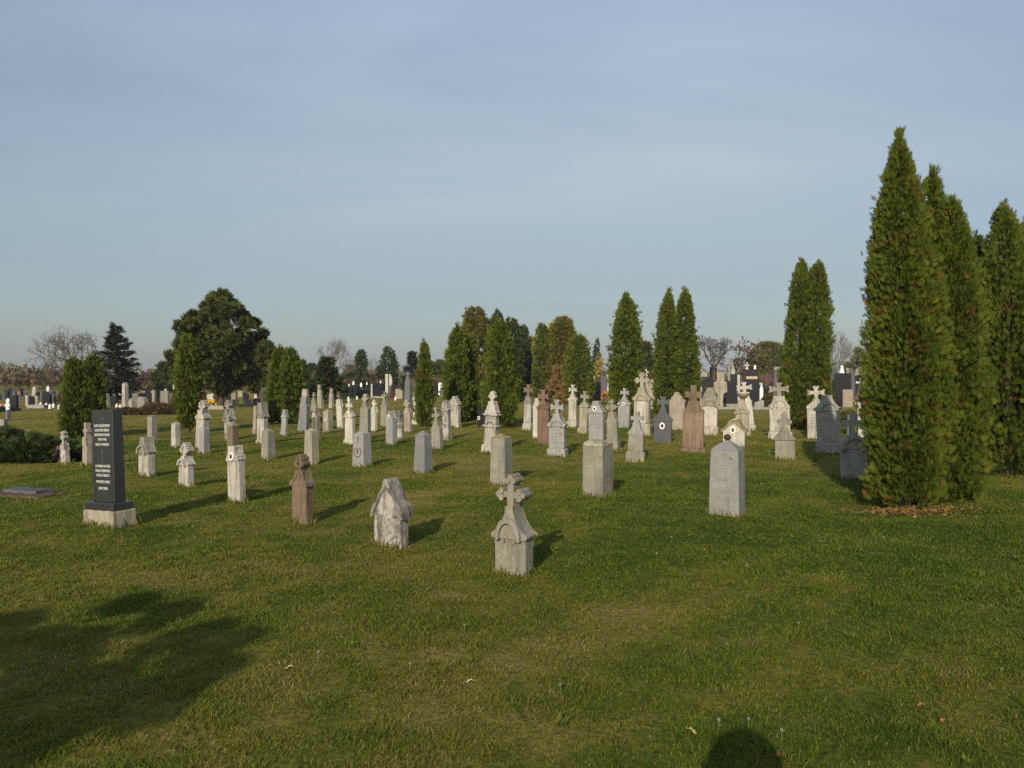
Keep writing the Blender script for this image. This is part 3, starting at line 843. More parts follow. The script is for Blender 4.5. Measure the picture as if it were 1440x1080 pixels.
# ------------------------------------------------------------------ newer graves in the distance
NEW = 'newer polished graves at the back of the cemetery'
SHAPES = {
    'rect': [(-.5, 0), (.5, 0), (.5, 1), (-.5, 1)],
    'slope_right': [(-.5, 0), (.5, 0), (.5, .78), (-.2, 1), (-.5, 1)],
    'slope_left': [(-.5, 0), (.5, 0), (.5, 1), (.3, 1), (-.5, .72)],
    'arch': [(-.5, 0), (.5, 0), (.5, .75), (.4, .9), (.2, .98), (0, 1), (-.2, .98), (-.4, .9), (-.5, .75)],
    'heart': [(-.36, 0), (.36, 0), (.5, .35), (.5, .7), (.40, .92), (.22, 1), (.06, .94), (0, .88), (-.06, .94), (-.22, 1), (-.40, .92), (-.5, .7), (-.5, .35)],
    'wave': [(-.5, 0), (.5, 0), (.5, .7), (.3, .78), (.1, .95), (-.1, 1), (-.35, .98), (-.5, .9)],
    'peak': [(-.5, 0), (.5, 0), (.48, .8), (0, 1), (-.48, .8)],
    'rough': [(-.48, 0), (.40, 0), (.44, .1), (.36, .22), (.47, .40), (.42, .55), (.50, .72), (.46, .80), (.5, .98), (.3, .95), (-.05, .90), (-.40, .80), (-.5, .55), (-.46, .3)],
    'crossblock': [(-.18, 0), (.18, 0), (.22, .40), (.5, .45), (.46, .72), (.28, .75), (.30, 1), (-.28, 1), (-.25, .76), (-.5, .70), (-.48, .44), (-.2, .40)],
    'obelisk': [(-.5, 0), (.5, 0), (.36, .9), (0, 1), (-.36, .9)],
}
TOPS = {}


def slab(px, by, ty, W, shape, mat, label, k=.22, rot=28, base=None, ledger=False, name='headstone', cat='headstone', z0=0.0, key=None, group=NEW, lettering=False):
    dep = depth_at(by)
    a = math.atan((px-720)/F); phi = R(rot)-a
    w = W*dep/F/(math.cos(phi)+k*abs(math.sin(phi))); d = k*w
    dep += w/2*math.sin(R(rot))+d/2; mpp = dep/F
    x = (px-720)*mpp; h = (by-ty)*mpp
    root = empty(name, (x, dep, z0), -R(rot)); tag(root, label, cat, group)
    zb = 0
    if base:
        zb = min(.16, h*.16)
        bm = bmesh.new(); frustum(bm, w*1.22, max(d*1.8, .3), -.05, w*1.2, max(d*1.75, .28), zb)
        obj('base', bm, base, root)
    bm = bmesh.new()
    extrude(bm, [(p*w, zb+q*(h-zb)) for p, q in SHAPES[shape]], -d/2, d/2)
    obj('slab', bm, mat, root)
    if ledger:
        bm = bmesh.new(); frustum(bm, w*1.25, 1.9, -.05, w*1.22, 1.88, .22, cy=-1.15-d/2)
        obj('ledger', bm, base or mat, root)
    if lettering:
        bm = bmesh.new()
        for i in range(7):
            frustum(bm, w*.085, .01, zb+(h-zb)*.70, w*.085, .01, zb+(h-zb)*.78, cx=(i-3)*w*.105, cy=-d/2)
        obj('inscription', bm, lettering, root)
    if key: TOPS[key] = (x, dep, z0+h, w, d)
    return root


S = slab
# right-hand group of tall dark slabs
S(984, 566, 530, 12, 'rect', 'grey_granite', 'grey polished slab half behind the double thuja', base='concrete')
S(999, 572, 530, 24, 'slope_right', 'granite', 'black slab with sloping top and green edge, left of the pale cross block', base='concrete', k=.12, rot=14, key='blk1')
S(1024, 572, 533, 26, 'slope_right', 'granite', 'black slab with steeply sloping top, right of the pale cross block', base='concrete', k=.12, rot=14)
o = S(1013, 574, 523, 19, 'crossblock', 'beige', 'pale cross-shaped block on a grey post between two black slabs', k=.2, rot=10)
S(1033, 562, 526, 12, 'rect', 'granite', 'narrow black slab behind the sloping ones, beside the white pillar', rot=14)
S(1026, 552, 503, 5, 'obelisk', 'concrete', 'thin grey obelisk reaching above the dark slabs', k=.9)
S(1031, 552, 514, 6, 'peak', 'white', 'small pale peaked stone beside the thin grey obelisk', k=.6)
S(1039, 564, 527, 4, 'rect', 'bright_white', 'white square pillar left of the gold-lettered heart', k=.9, name='pillar', cat='pillar')
S(1057, 566, 519, 21, 'heart', 'granite', 'black heart-shaped headstone with gold lettering', k=.2, rot=12, key='heart', lettering='letter_gold')
S(1060, 569, 541, 18, 'rect', 'granite', 'black lower slab standing in front of the heart-shaped headstone', k=.3, rot=12)
S(1071, 570, 541, 5, 'peak', 'white_plastic', 'small white statue at the corner of the black lower slab', k=.8, name='statue', cat='statue')
S(1068, 574, 563, 13, 'slope_left', 'light_grey', 'grey open-book block on the pale kerb', k=.8, rot=20, name='stone_book', cat='stone book')
S(1081, 556, 527, 12, 'arch', 'red_stone', 'dark red headstone among white lanterns', rot=12, key='dred')
S(1095, 560, 520, 13, 'rect', 'grey_granite', 'dark slab with pale cap, left of the twin thujas', rot=12, key='capd')
S(990, 550, 521, 11, 'peak', 'beige', 'small beige stone beneath the bare spreading tree', k=.5)
S(1003, 545, 516, 10, 'rect', 'granite', 'black slab far back under the bare spreading tree', key='blk2')
S(1173, 570, 512, 12, 'slope_right', 'grey_granite', 'tall grey slab behind the blue-grey stele, beside the twin thujas', rot=8)
S(1185, 571, 525, 22, 'rect', 'granite', 'black slab carrying a white figurine, right of the twin thujas', rot=8, key='fig')
S(1197, 566, 518, 10, 'arch', 'grey_granite', 'grey slab behind the black one with the figurine', rot=8)
S(1209, 566, 528, 16, 'rect', 'granite', 'black slab with white lettering near the tall thuja', rot=8, key='lett', lettering='letter_white')
S(1209, 560, 516, 14, 'arch', 'lichen_grey', 'rough grey stone behind the white-lettered black slab', rot=8)
# middle
S(727, 555, 535, 13, 'rect', 'granite', 'black slab left of the round grey column', rot=20, key='c1')
S(735, 556, 524, 8, 'obelisk', 'beige', 'round-topped grey-beige column between thujas', k=1, name='column', cat='column', base='beige')
S(836, 567, 537, 18, 'slope_left', 'granite', 'black slab on a white kerb between two groups of thujas', base='bright_white', rot=20, key='m1', k=.16)
S(849, 562, 529, 9, 'rect', 'grey_granite', 'small grey plaque beside a white post', rot=14)
S(855, 563, 527, 3, 'rect', 'bright_white', 'thin white post beside the grey plaque', k=1, name='post', cat='post')
S(917, 575, 529, 28, 'rough', 'beige', 'rough-edged pale standing stone between the thujas', k=.2, rot=14, key='rough')
S(611, 558, 533, 11, 'slope_right', 'granite', 'black slab left of the bright white sculpture', rot=20, key='s1', base='granite')
S(620, 557, 538, 9, 'wave', 'white_plastic', 'bright white sculpted headstone beside a black slab', rot=20, key='s2', k=.5)
S(712, 552, 532, 9, 'arch', 'grey_granite', 'grey headstone in the gap behind the central thujas', rot=20)
for i, (x_, t_, sh) in enumerate(((484, 541, 'rect'), (491, 543, 'slope_right'), (499, 541, 'rect'), (507, 544, 'wave'), (515, 541, 'slope_left'))):
    S(x_, 559, t_, 9, sh, 'granite', ['leftmost of the row of black slabs left of the square black headstone', 'black slab with sloping top, second in the row left of the square black headstone', 'middle slab of the black row left of the square headstone',
      'black slab with wavy top, fourth in the row left of the square headstone', 'black slab next to the white pillar of the square headstone'][i], rot=22, key='r%d' % i)
S(532, 560, 539, 16, 'rect', 'granite', 'square black headstone with white pillar at its left edge', rot=16, k=.3, base='light_grey', key='sq')
S(523, 560, 540, 3, 'rect', 'bright_white', 'white pillar at the edge of the square black headstone', k=.8, name='pillar', cat='pillar')
S(544, 553, 526, 4.5, 'rect', 'bright_white', 'left one of the two white markers under the round thuja', k=.3)
S(549.5, 554, 526, 4.5, 'slope_right', 'bright_white', 'right one of the two white markers under the round thuja', k=.3)
S(556, 557, 542, 12, 'wave', 'granite', 'low black stone right of the two white markers', rot=20)
S(562, 561, 547, 12, 'slope_right', 'beige', 'cream slanted stone left of the slate obelisk', rot=20, k=.5)
S(552, 560, 549, 7, 'arch', 'red_stone', 'dark red low headstone beside the cream slanted one', rot=20)
S(584, 557, 538, 7, 'rect', 'grey_granite', 'grey slab right of the slate obelisk', rot=20)
S(464, 565, 552, 10, 'arch', 'mid_grey', 'grey headstone behind the pale cross stones', rot=20)
# left rows
S(19, 578, 555, 12, 'slope_left', 'granite', 'tall black headstone nearest the left edge', rot=26, ledger=True, base='granite')
S(38, 571, 556, 4, 'rect', 'bright_white', 'white upright marker in the left row', k=.6)
S(44, 571, 557, 7, 'arch', 'granite', 'black arched headstone beside the white upright marker')
S(51, 571, 556, 6.5, 'peak', 'pink', 'pinkish peaked headstone in the left row')
S(53, 575, 569.5, 27, 'rect', 'light_grey', 'long pale ledger on a dark tomb in the left row', k=.4, rot=6, name='tomb', cat='tomb')
S(66, 573, 550, 12, 'slope_right', 'granite', 'black headstone with lantern on it, left of the twin thujas', key='l1')
S(75, 572, 553, 6, 'rect', 'grey_granite', 'grey headstone close to the left twin thujas')
S(85, 573, 555, 8, 'arch', 'granite', 'small black headstone at the foot of the left twin thujas')
S(27, 566, 550, 4, 'rect', 'concrete', 'thin grey post behind the tall black headstone at the left', k=1, name='post', cat='post')
S(61, 563, 549, 3, 'obelisk', 'beige', 'thin beige post in the left row', k=1, name='post', cat='post')
S(150, 571, 554, 7, 'rect', 'white', 'white square headstone right of the left twin thujas', k=.4)
S(160, 572, 557, 9, 'arch', 'granite', 'dark arched headstone below the spruce')
S(176, 577, 538, 9, 'obelisk', 'white', 'tall white obelisk-like stone before the spruce', k=.8, key='ob')
S(185, 580, 560, 8, 'peak', 'light_grey', 'pale mossy stone inside the hedged plot', k=.6)
S(191, 572, 553, 9, 'rect', 'mid_grey', 'grey slab behind the hedged plot')
S(200, 580, 558, 15, 'arch', 'concrete', 'broad rounded grey stone in the hedged plot', k=.35)
S(209, 568, 549, 8, 'slope_right', 'granite', 'black headstone behind the broad rounded grey stone')
S(215.5, 567, 548, 7, 'peak', 'pink', 'orange-tinted headstone behind the hedged plot', k=.4)
S(221, 570, 547, 4, 'rect', 'granite', 'thin black pillar next to the orange-tinted headstone', k=.8, name='pillar', cat='pillar')
S(232, 569, 550, 12, 'rect', 'concrete', 'grey headstone behind the right end of the plot hedge')
S(246, 569, 547, 8, 'arch', 'granite', 'black arched headstone beside the thin thuja', key='l2')
S(253, 578, 562, 5, 'arch', 'bright_white', 'small white stone by the foot of the thin thuja', k=.6)
S(301, 571, 553, 10, 'wave', 'bright_white', 'white curved headstone among yellow flowers', k=.4)
S(286, 574, 551, 6, 'rect', 'red_stone', 'dark red headstone beside the yellow flowers', k=.5)
S(314, 571, 545, 4, 'rect', 'grey', 'grey post under the big round tree', k=1, name='post', cat='post')
S(304, 576, 571, 36, 'rect', 'footing', 'low kerbed grave with flowers under the big round tree', k=.5, rot=12, name='tomb', cat='tomb')
S(331, 573, 562, 8, 'rect', 'white', 'pale low block by the trunk of the big round tree', k=.6)
S(348, 570, 562, 11, 'rect', 'light_grey', 'pale wide block right of the big tree trunk', k=.6)
S(361, 573, 560, 10, 'arch', 'granite', 'low black stone right of the big tree trunk')
S(372, 575, 545, 10, 'rect', 'grey_granite', 'bluish grey slab left of the bushy thuja', k=.3)
S(3, 600, 590, 12, 'rect', 'light_grey', 'low pale slab at the left edge of the picture', k=.6, rot=10)
# small things
S(37, 609, 604.5, 6, 'peak', 'pink', 'tiny reddish stone stub in the open grass at the left', k=.8, name='stone_stub', cat='stone')
# dark post with a white bust at the far left
o = S(11, 592, 576, 6, 'rect', 'mid_grey', 'dark post topped by a white bust, far left', k=.9, name='bust_post', cat='bust')
bm = bmesh.new()
prev = None
hh = 16*depth_at(592)/F
for rr, zz in ((.09, 0), (.08, .06), (.11, .12), (.10, .18), (.05, .22), (.075, .27), (.085, .33), (.06, .39), (.02, .42)):
    ring = [bm.verts.new((rr*math.cos(2*PI*i/10), rr*.8*math.sin(2*PI*i/10), hh+zz)) for i in range(10)]
    if prev:
        for i in range(10): bm.faces.new((prev[i], prev[(i+1) % 10], ring[(i+1) % 10], ring[i]))
    else: bm.faces.new(ring[::-1])
    prev = ring
bm.faces.new(prev)
obj('bust', bm, 'white_plastic', o)

# the crowded back rows, a few pixels each
def crowd(n, x0, x1, y0, y1, hmin, hmax, wmin, wmax, label, seed, pool):
    g = random.Random(seed)
    for i in range(n):
        px = x0+(x1-x0)*(i+g.uniform(.1, .9))/n
        by = g.uniform(y0, y1)
        S(px, by, by-g.uniform(hmin, hmax), g.uniform(wmin, wmax), g.choice(('rect', 'arch', 'slope_right', 'slope_left', 'wave', 'peak', 'rect')), g.choice(pool), label,
          rot=g.uniform(5, 30), k=g.uniform(.18, .5), group=label.replace('one of the ', ''))


DARK = ('granite', 'granite', 'granite', 'grey_granite', 'dark_grey', 'red_stone', 'white', 'beige')
MIX = ('granite', 'granite', 'grey_granite', 'white', 'beige', 'pink', 'concrete', 'bright_white')
crowd(24, -10, 94, 556, 567, 7, 14, 3, 8, 'one of the small crowded headstones in the back row at the far left', 1, DARK)
crowd(26, 146, 262, 558, 568, 7, 15, 3, 8, 'one of the small crowded headstones behind the hedged plot', 2, MIX)
crowd(12, 282, 388, 556, 566, 6, 13, 4, 8, 'one of the small headstones in the shade under the big round tree', 3, MIX)
crowd(18, 424, 592, 549, 556, 8, 14, 4, 9, 'one of the small headstones behind the row of black slabs in the middle', 4, DARK)
crowd(22, 982, 1108, 549, 562, 15, 30, 5, 12, 'one of the dark headstones crowded behind the sloping slabs and black heart', 5, DARK)
crowd(11, 1166, 1226, 552, 567, 18, 34, 6, 12, 'one of the headstones crowded around the figurine slab by the tall thuja', 6, DARK)
crowd(5, 826, 862, 550, 558, 9, 18, 4, 8, 'one of the small headstones behind the black slab between the thujas', 7, MIX)
crowd(5, 604, 632, 548, 553, 8, 14, 4, 8, 'one of the small headstones behind the bright white sculpture', 8, DARK)

# pale kerbs of the right-hand plots
for (px, by, W, lab) in ((1046, 576, 70, 'long pale kerb in front of the sloping black slabs'), (1192, 568, 34, 'short pale kerb in front of the black slab with the figurine')):
    S(px, by, by-3.2, W, 'rect', 'light_grey', lab, k=.06, rot=8, name='kerb', cat='kerb')


def lathe(bm, prof, seg=10, c=(0, 0, 0)):
    prev = None
    for rr, zz in prof:
        ring = [bm.verts.new((c[0]+rr*math.cos(2*PI*i/seg), c[1]+rr*math.sin(2*PI*i/seg), c[2]+zz)) for i in range(seg)]
        if prev:
            for i in range(seg): bm.faces.new((prev[i], prev[(i+1) % seg], ring[(i+1) % seg], ring[i]))
        else: bm.faces.new(ring[::-1])
        prev = ring
    bm.faces.new(prev)


bm = bmesh.new(); lathe(bm, ((.075, 0), (.085, .02), (.07, .04), (.075, .16), (.09, .17), (.07, .22), (.025, .25), (.03, .28), (.01, .31)))
bmesh.ops.recalc_face_normals(bm, faces=bm.faces[:])
LANT = bpy.data.meshes.new('grave_lantern'); bm.to_mesh(LANT); bm.free(); LANT.materials.append(MATS['white_plastic'])


def lantern(loc, label, s=1.0):
    o = link(bpy.data.objects.new('grave_lantern', LANT)); o.location = loc; o.scale = (s, s, s)
    tag(o, label, 'grave lantern', 'white grave lanterns')


def top(key, label, dx=0.0, s=1.0):
    x, y, z, w, d = TOPS[key]
    lantern((x+dx*w, y, z-.02), label, s)


top('heart', 'white lantern on the right shoulder of the black heart headstone', .22, 1.0)
top('m1', 'white lantern on the black slab between two groups of thujas', -.05, 1.2)
top('rough', 'white lantern on top of the rough pale standing stone', .34, .8)
top('s1', 'white lantern on the black slab left of the white sculpture', -.1, 1.2)
top('sq', 'white lantern on the square black headstone', .2, .7)
top('l1', 'white lantern on the black headstone left of the twin thujas', .1, 1)
top('l2', 'white lantern on the black arched headstone beside the thin thuja', -.1, 1)
for i in range(5):
    top('r%d' % i, 'white lantern standing on the row of black slabs left of the square headstone', (-.1, 0, -.2, .1, .1)[i], (.9, .7, 1.1, 1.2, .8)[i])


def ground_lantern(px, by, label, s=1.0):
    dep = depth_at(by); lantern(((px-720)*dep/F, dep, .0), label, s)


for px, by in ((65, 573.5), (70, 575), (75, 574), (83, 576), (57, 572.5)):
    ground_lantern(px, by, 'white lantern on the ground among the black headstones left of the twin thujas', .9)
for px, by in ((164, 575), (169, 576.5), (246, 572), (243, 575)):
    ground_lantern(px, by, 'white lantern on the ground behind the hedged plot', .9)
for px, by in ((502, 562), (512, 561), (540, 562), (556, 563), (490, 563)):
    ground_lantern(px, by, 'white lantern on the ground before the row of black slabs in the middle', .9)
for px, by in ((1072, 566), (1077, 563), (1082, 566), (1086, 562), (1088, 567), (1076, 569)):
    ground_lantern(px, by, 'white lantern on the ground around the dark red headstone', 1.0)


# white crosses / figurines on slab tops
def top_cross(key, label, dx, s):
    x, y, z, w, d = TOPS[key]
    bm = cross_bm('flared', .06*s, .26*s, -.02, .2*s, .36*s, .05)
    frustum(bm, .16*s, .12, -.02, .07*s, .07, .10*s)
    o = obj('small_cross', bm, 'bright_white'); o.location = (x+dx*w, y, z); o.rotation_euler = (0, 0, -R(14))
    tag(o, label, 'cross')


top_cross('heart', 'small white cross perched on the left shoulder of the black heart', -.32, 1.2)
top_cross('rough', 'small white cross on top of the rough pale standing stone', -.30, 1.0)
x, y, z, w, d = TOPS['fig']
bm = bmesh.new(); lathe(bm, ((.13, 0), (.15, .05), (.10, .15), (.12, .22), (.06, .28), (.085, .34), (.08, .40), (.02, .45)))
o = obj('figurine', bm, 'white_plastic'); o.location = (x-.05*w, y, z); tag(o, 'white figurine on top of the black slab right of the twin thujas', 'figurine')
bm = bmesh.new(); lathe(bm, ((.05, 0), (.08, .03), (.06, .1), (.10, .22), (.05, .3)))
o = obj('figurine', bm, 'beige'); o.location = (x+.32*w, y, z); tag(o, 'smaller beige figurine beside the white one on the black slab', 'figurine')
x, y, z, w, d = TOPS['capd']
bm = bmesh.new(); frustum(bm, w*1.1, d*1.6, -.002, w*.8, d*1.3, .22); wear(bm, .03, 3, .12)
o = obj('rough_cap_stone', bm, 'concrete'); o.location = (x, y, z+.003); o.rotation_euler = (0, 0, -R(12)); tag(o, 'rough pale cap stone lying on the dark slab by the twin thujas', 'cap stone')
# framed picture with autumn flowers
o = S(1192, 573, 548, 14, 'rect', 'pink', 'pinkish stone frame with an autumn flower arrangement, before the figurine slab', k=.3, rot=6, name='grave_niche', cat='niche')

# flat tomb at the left edge
dep = depth_at(703)
x = (14-720)*dep/F
o = empty('flat_grave', (x, dep+.35, gz(x, dep)), -R(20)); tag(o, 'broken flat grave slab lying in the grass at the left edge', 'grave slab')
bm = bmesh.new(); frustum(bm, 1.0, .46, -.03, .95, .42, .035); wear(bm, .02, 2, .08); obj('earth_border', bm, 'earth', o)
bm = bmesh.new(); frustum(bm, .66, .26, .035, .64, .25, .08, cx=-.08, cy=.07); wear(bm, .012, 5, .07); obj('slab', bm, 'dark_grey', o)

# ------------------------------------------------------------------ foliage
FING = [  # (u0, v0, u1, v1, halfwidth) flat fan of a scale-leaf spray
    (0, 0, 1.0, .04, .06), (.18, 0, .88, .22, .055), (.18, 0, .85, -.24, .055), (.05, 0, .66, .34, .055), (.05, 0, .62, -.36, .055), (.0, 0, .36, .34, .05), (.0, 0, .38, -.32, .05)]
FING_N = [(0, 0, 1, 0, .12), (.1, 0, .75, .42, .10), (.1, 0, .75, -.42, .10)]
LEAF = [(0, 0, 1, 0, .30)]


def sprays(P, D, S, size, tint, tmpl, curl=.15):
    """P base points, D spray axis, S in-plane side vector -> vertex array, tints"""
    n = len(P); Nn = np.cross(D, S)
    vs = []
    for (u0, v0, u1, v1, hw) in tmpl:
        du, dv = u1-u0, v1-v0; L = math.hypot(du, dv); nu, nv = -dv/L, du/L
        um, vm = u0+du*.55, v0+dv*.55
        for (u, v) in ((u0, v0), (um+nu*hw, vm+nv*hw), (u1, v1), (um-nu*hw, vm-nv*hw)):
            c = curl*u*u
            vs.append(P + size[:, None]*(u*D+v*S-c*Nn*.6))
    V = np.stack(vs, 1).reshape(-1, 3)
    k = 4*len(tmpl)
    T = np.repeat(tint, k)
    return V, T


def foliage_obj(name, V, T, mat, parent):
    n = len(V)//4
    return np_mesh(name, V, np.arange(len(V)), np.full(n, 4), mat, parent, T)


def norm(a):
    return a/np.maximum(1e-9, np.linalg.norm(a, axis=1, keepdims=True))


def column_points(g, n, h, r, tipw=.10, base=.72, belly=.30, seed=0, powr=1.25, lump=.21, z0=.02):
    """points in the shell of a columnar conifer. returns P, outward, t"""
    t = g.random(n*2); r = r*.93
    t = z0+(1-z0)*t
    prof = np.where(t < belly, base+(1-base)*np.sin(np.clip(t/belly, 0, 1)*PI/2), np.maximum(0, 1-np.clip((t-belly)/(1-belly), 0, 1)**1.12)**min(.7, .76/powr))
    prof = np.maximum(prof, .035)
    keep = g.random(n*2) < np.clip(prof*1.15+.12, 0, 1)
    t = t[keep][:n]; prof = prof[keep][:n]; n = len(t)
    a = g.random(n)*2*PI
    lx = r/.45
    q = 1+lump*(2*vnoise(np.cos(a)*1.3*lx+seed, np.sin(a)*1.3*lx+t*h*.9+seed*3, 1.2)-1)
    fine = vnoise(np.cos(a)*lx*2.2+seed*7+t*h*.25, np.sin(a)*lx*2.2+t*h*1.5, 2.6)
    q = q+lump*1.3*(2*fine-1)+.09*np.cos(a*(3+int(seed) % 3)+seed+t*2.2)
    kp = g.random(n) < .25+1.3*fine
    a, t, prof, q = a[kp], t[kp], prof[kp], q[kp]; n = len(a)
    sh = 1-.34*g.random(n)**1.6
    rad = r*prof*q*sh
    P = np.stack((rad*np.cos(a), rad*np.sin(a), t*h), 1)
    out = np.stack((np.cos(a), np.sin(a), np.zeros(n)), 1)
    return P, out, t, sh


def thuja_crown(g, h, r, n, size, seed, brown=.10, wisps=30, **kw):
    C, co, ct_, _s = column_points(g, max(60, n//20), h, r, seed=seed, **kw)
    idx = g.integers(0, len(C), n)
    off = g.normal(0, 1, (n, 3)); sig = min(size*.46, .13*r)
    rc = np.hypot(C[idx, 0], C[idx, 1])[:, None]
    shr = np.clip(rc/(r*.6), .25, 1)
    out = norm(co[idx]+.25*off*np.array((1, 1, 0)))
    P = C[idx]*np.array((.95, .95, .985))+off*np.array((sig, sig, sig*1.9))*shr
    ctint = g.random(len(C))[idx]
    # the other half: sprays spread evenly over the shell
    P2, o2, t2, _s = column_points(g, n, h, r, seed=seed, **kw)
    m2 = min(len(P2), n//2)
    P[:m2] = P2[:m2]; out[:m2] = o2[:m2]
    P[:, 2] = np.clip(P[:, 2], .02, h); t = np.clip(P[:, 2]/h, 0, 1)
    up = np.array((0, 0, 1.0))
    D = norm(out*(.55+.5*g.random((n, 1)))+up*(.45+.9*g.random((n, 1)))*(1+t[:, None])+g.normal(0, .28, (n, 3)))
    S = norm(np.cross(D, norm(np.cross(out, up)+g.normal(0, .75, (n, 3)))))
    sz = size*(.55+.75*g.random(n))*(1-.25*t)
    a = np.arctan2(out[:, 1], out[:, 0])
    cl = vnoise(a*1.6+seed, P[:, 2]*1.4, 1.9)
    tint = .04+.28*g.random(n)+.28*cl+.34*ctint
    br = (vnoise(a*2.1+seed*2, P[:, 2]*2.2+9, 2.4) > .82) & (g.random(n) < .5) | (g.random(n) < brown*.15)
    tint = np.where(br & (g.random(n) < brown*6), .9+.1*g.random(n), np.clip(tint, 0, .86))
    # ragged edge: single shoots standing off the surface
    e = g.random(n) < .07
    P[e] += (out[e]*size*(.3+1.0*g.random((e.sum(), 1)))+up*size*.4)*np.clip(1.25-t[e], .3, 1)[:, None]
    D[e] = norm(out[e]*.5+up*1.1+g.normal(0, .25, (e.sum(), 3)))
    bend = g.normal(0, .010, 2)*h*(t**2)[:, None]
    P[:, :2] += bend
    # loose leader shoots at the top
    if wisps:
        m = wisps
        tw = .74+.28*g.random(m)**.8; aa = g.random(m)*2*PI; rr = r*.16*g.random(m)*(1.06-tw)*8
        Pw = np.stack((rr*np.cos(aa)+bend[:, 0].max() if bend[:, 0].mean() > 0 else rr*np.cos(aa)+bend[:, 0].min(), rr*np.sin(aa), tw*h), 1)
        Dw = norm(np.stack((np.cos(aa)*.25, np.sin(aa)*.25, np.ones(m)), 1)+g.normal(0, .18, (m, 3)))
        Sw = norm(np.cross(Dw, g.normal(0, 1, (m, 3))))
        P = np.concatenate((P, Pw)); D = np.concatenate((D, Dw)); S = np.concatenate((S, Sw))
        sz = np.concatenate((sz, size*(.8+.9*g.random(m)))); tint = np.concatenate((tint, .3+.5*g.random(m)))
    return P, D, S, sz, tint


def tube(bm, p0, p1, r0, r1, seg=5):
    d = (Vector(p1)-Vector(p0))
    if d.length < 1e-5: return
    q = d.to_track_quat('Z', 'Y')
    a = [bm.verts.new(Vector(p0)+q @ Vector((r0*math.cos(2*PI*i/seg), r0*math.sin(2*PI*i/seg), 0))) for i in range(seg)]
    b = [bm.verts.new(Vector(p1)+q @ Vector((r1*math.cos(2*PI*i/seg), r1*math.sin(2*PI*i/seg), 0))) for i in range(seg)]
    for i in range(seg): bm.faces.new((a[i], a[(i+1) % seg], b[(i+1) % seg], b[i]))
    bm.faces.new(b)


def spot(px, by):
    dep = depth_at(by); return (px-720)*dep/F, dep, dep/F


def thuja(px, by, ty, W, label, n, size, mat='thuja', group='columnar thuja trees', stems=1, seed=0, brown=.10, dense=1.0, name='thuja_tree', cat='tree', dy=0, lean=0, **kw):
    x, dep, mpp = spot(px, by); dep += dy; mpp = dep/F; x = (px-720)*mpp
    h = (by-ty)*mpp-size*.75; r = W*mpp/2
    g = np.random.default_rng(int(px*13+ty))
    root = empty(name, (x, dep, gz(x, dep)), 0, lean); tag(root, label, cat, group)
    P, D, S, sz, tint = thuja_crown(g, h, r, n, size, px*.173+seed, brown, **kw)
    V, T = sprays(P, D, S, sz, tint, FING if dep < 26 else FING_N)
    foliage_obj('crown', V, T, mat, root)
    bm = bmesh.new()
    tube(bm, (0, 0, -.1), (0, 0, h*.5), r*.13+.02, r*.08, 7); tube(bm, (0, 0, h*.5), (0, 0, h*.93), r*.08, .008, 5)
    for q in range(10):
        z = h*(.03+.07*q); a = q*2.4
        tube(bm, (0, 0, z), (r*.6*math.cos(a), r*.6*math.sin(a), z+r*.9), r*.03+.006, .004, 4)
    obj('trunk', bm, 'bark', root)
    return root


TH = 'columnar thuja trees'
# the big ones at the right
thuja(1274, 712, 190, 98, 'tallest thuja, towering over the right side with brown patches and a wispy tip', 34000, .098, brown=.16, wisps=90, powr=1.35, belly=.30, base=.80)
thuja(1309, 712, 250, 80, 'second stem-like thuja grown together with the tallest one, on its right', 20000, .10, brown=.14, wisps=60, dy=.42, powr=1.5, belly=.33, base=.8)
thuja(1335, 712, 286, 82, 'lowest stepping thuja at the right flank of the tallest one, with a thin wispy tip', 20000, .10, brown=.12, wisps=60, powr=1.5, belly=.38, base=.85, dy=.30)
thuja(1372, 655, 330, 72, 'lower darker thuja in the gap between the tallest and the right-edge thujas', 9000, .14, mat='dark_thuja', brown=.06, wisps=50, powr=1.25)
thuja(1417, 668, 285, 84, 'dark tall thuja at the right edge, left one of the edge pair', 13000, .13, brown=.07, wisps=60, powr=1.5, belly=.33)
thuja(1452, 664, 300, 92, 'thuja cut by the right edge of the picture', 12000, .13, brown=.10, wisps=50, powr=1.5)
# twin behind the white slab
thuja(1124, 605, 366, 40, 'left one of the twin thujas standing in the right background', 8000, .17, wisps=50, powr=2.0, belly=.35, base=.9, brown=.08)
thuja(1146, 606, 368, 40, 'right one of the twin thujas standing in the right background', 8000, .17, wisps=50, powr=1.9, belly=.35, base=.9, dy=.25, brown=.08)
thuja(938, 590, 410, 34, 'left thuja of the double pair behind the brown cross stone', 5500, .20, wisps=40, powr=1.5, brown=.10)
thuja(963, 590, 407, 37, 'right thuja of the double pair behind the brown cross stone', 6000, .20, wisps=40, powr=1.7, dy=.3, brown=.08)
thuja(880, 592, 414, 42, 'single broad thuja left of the rough pale stone', 7000, .20, wisps=50, powr=1.8, belly=.35, brown=.07)
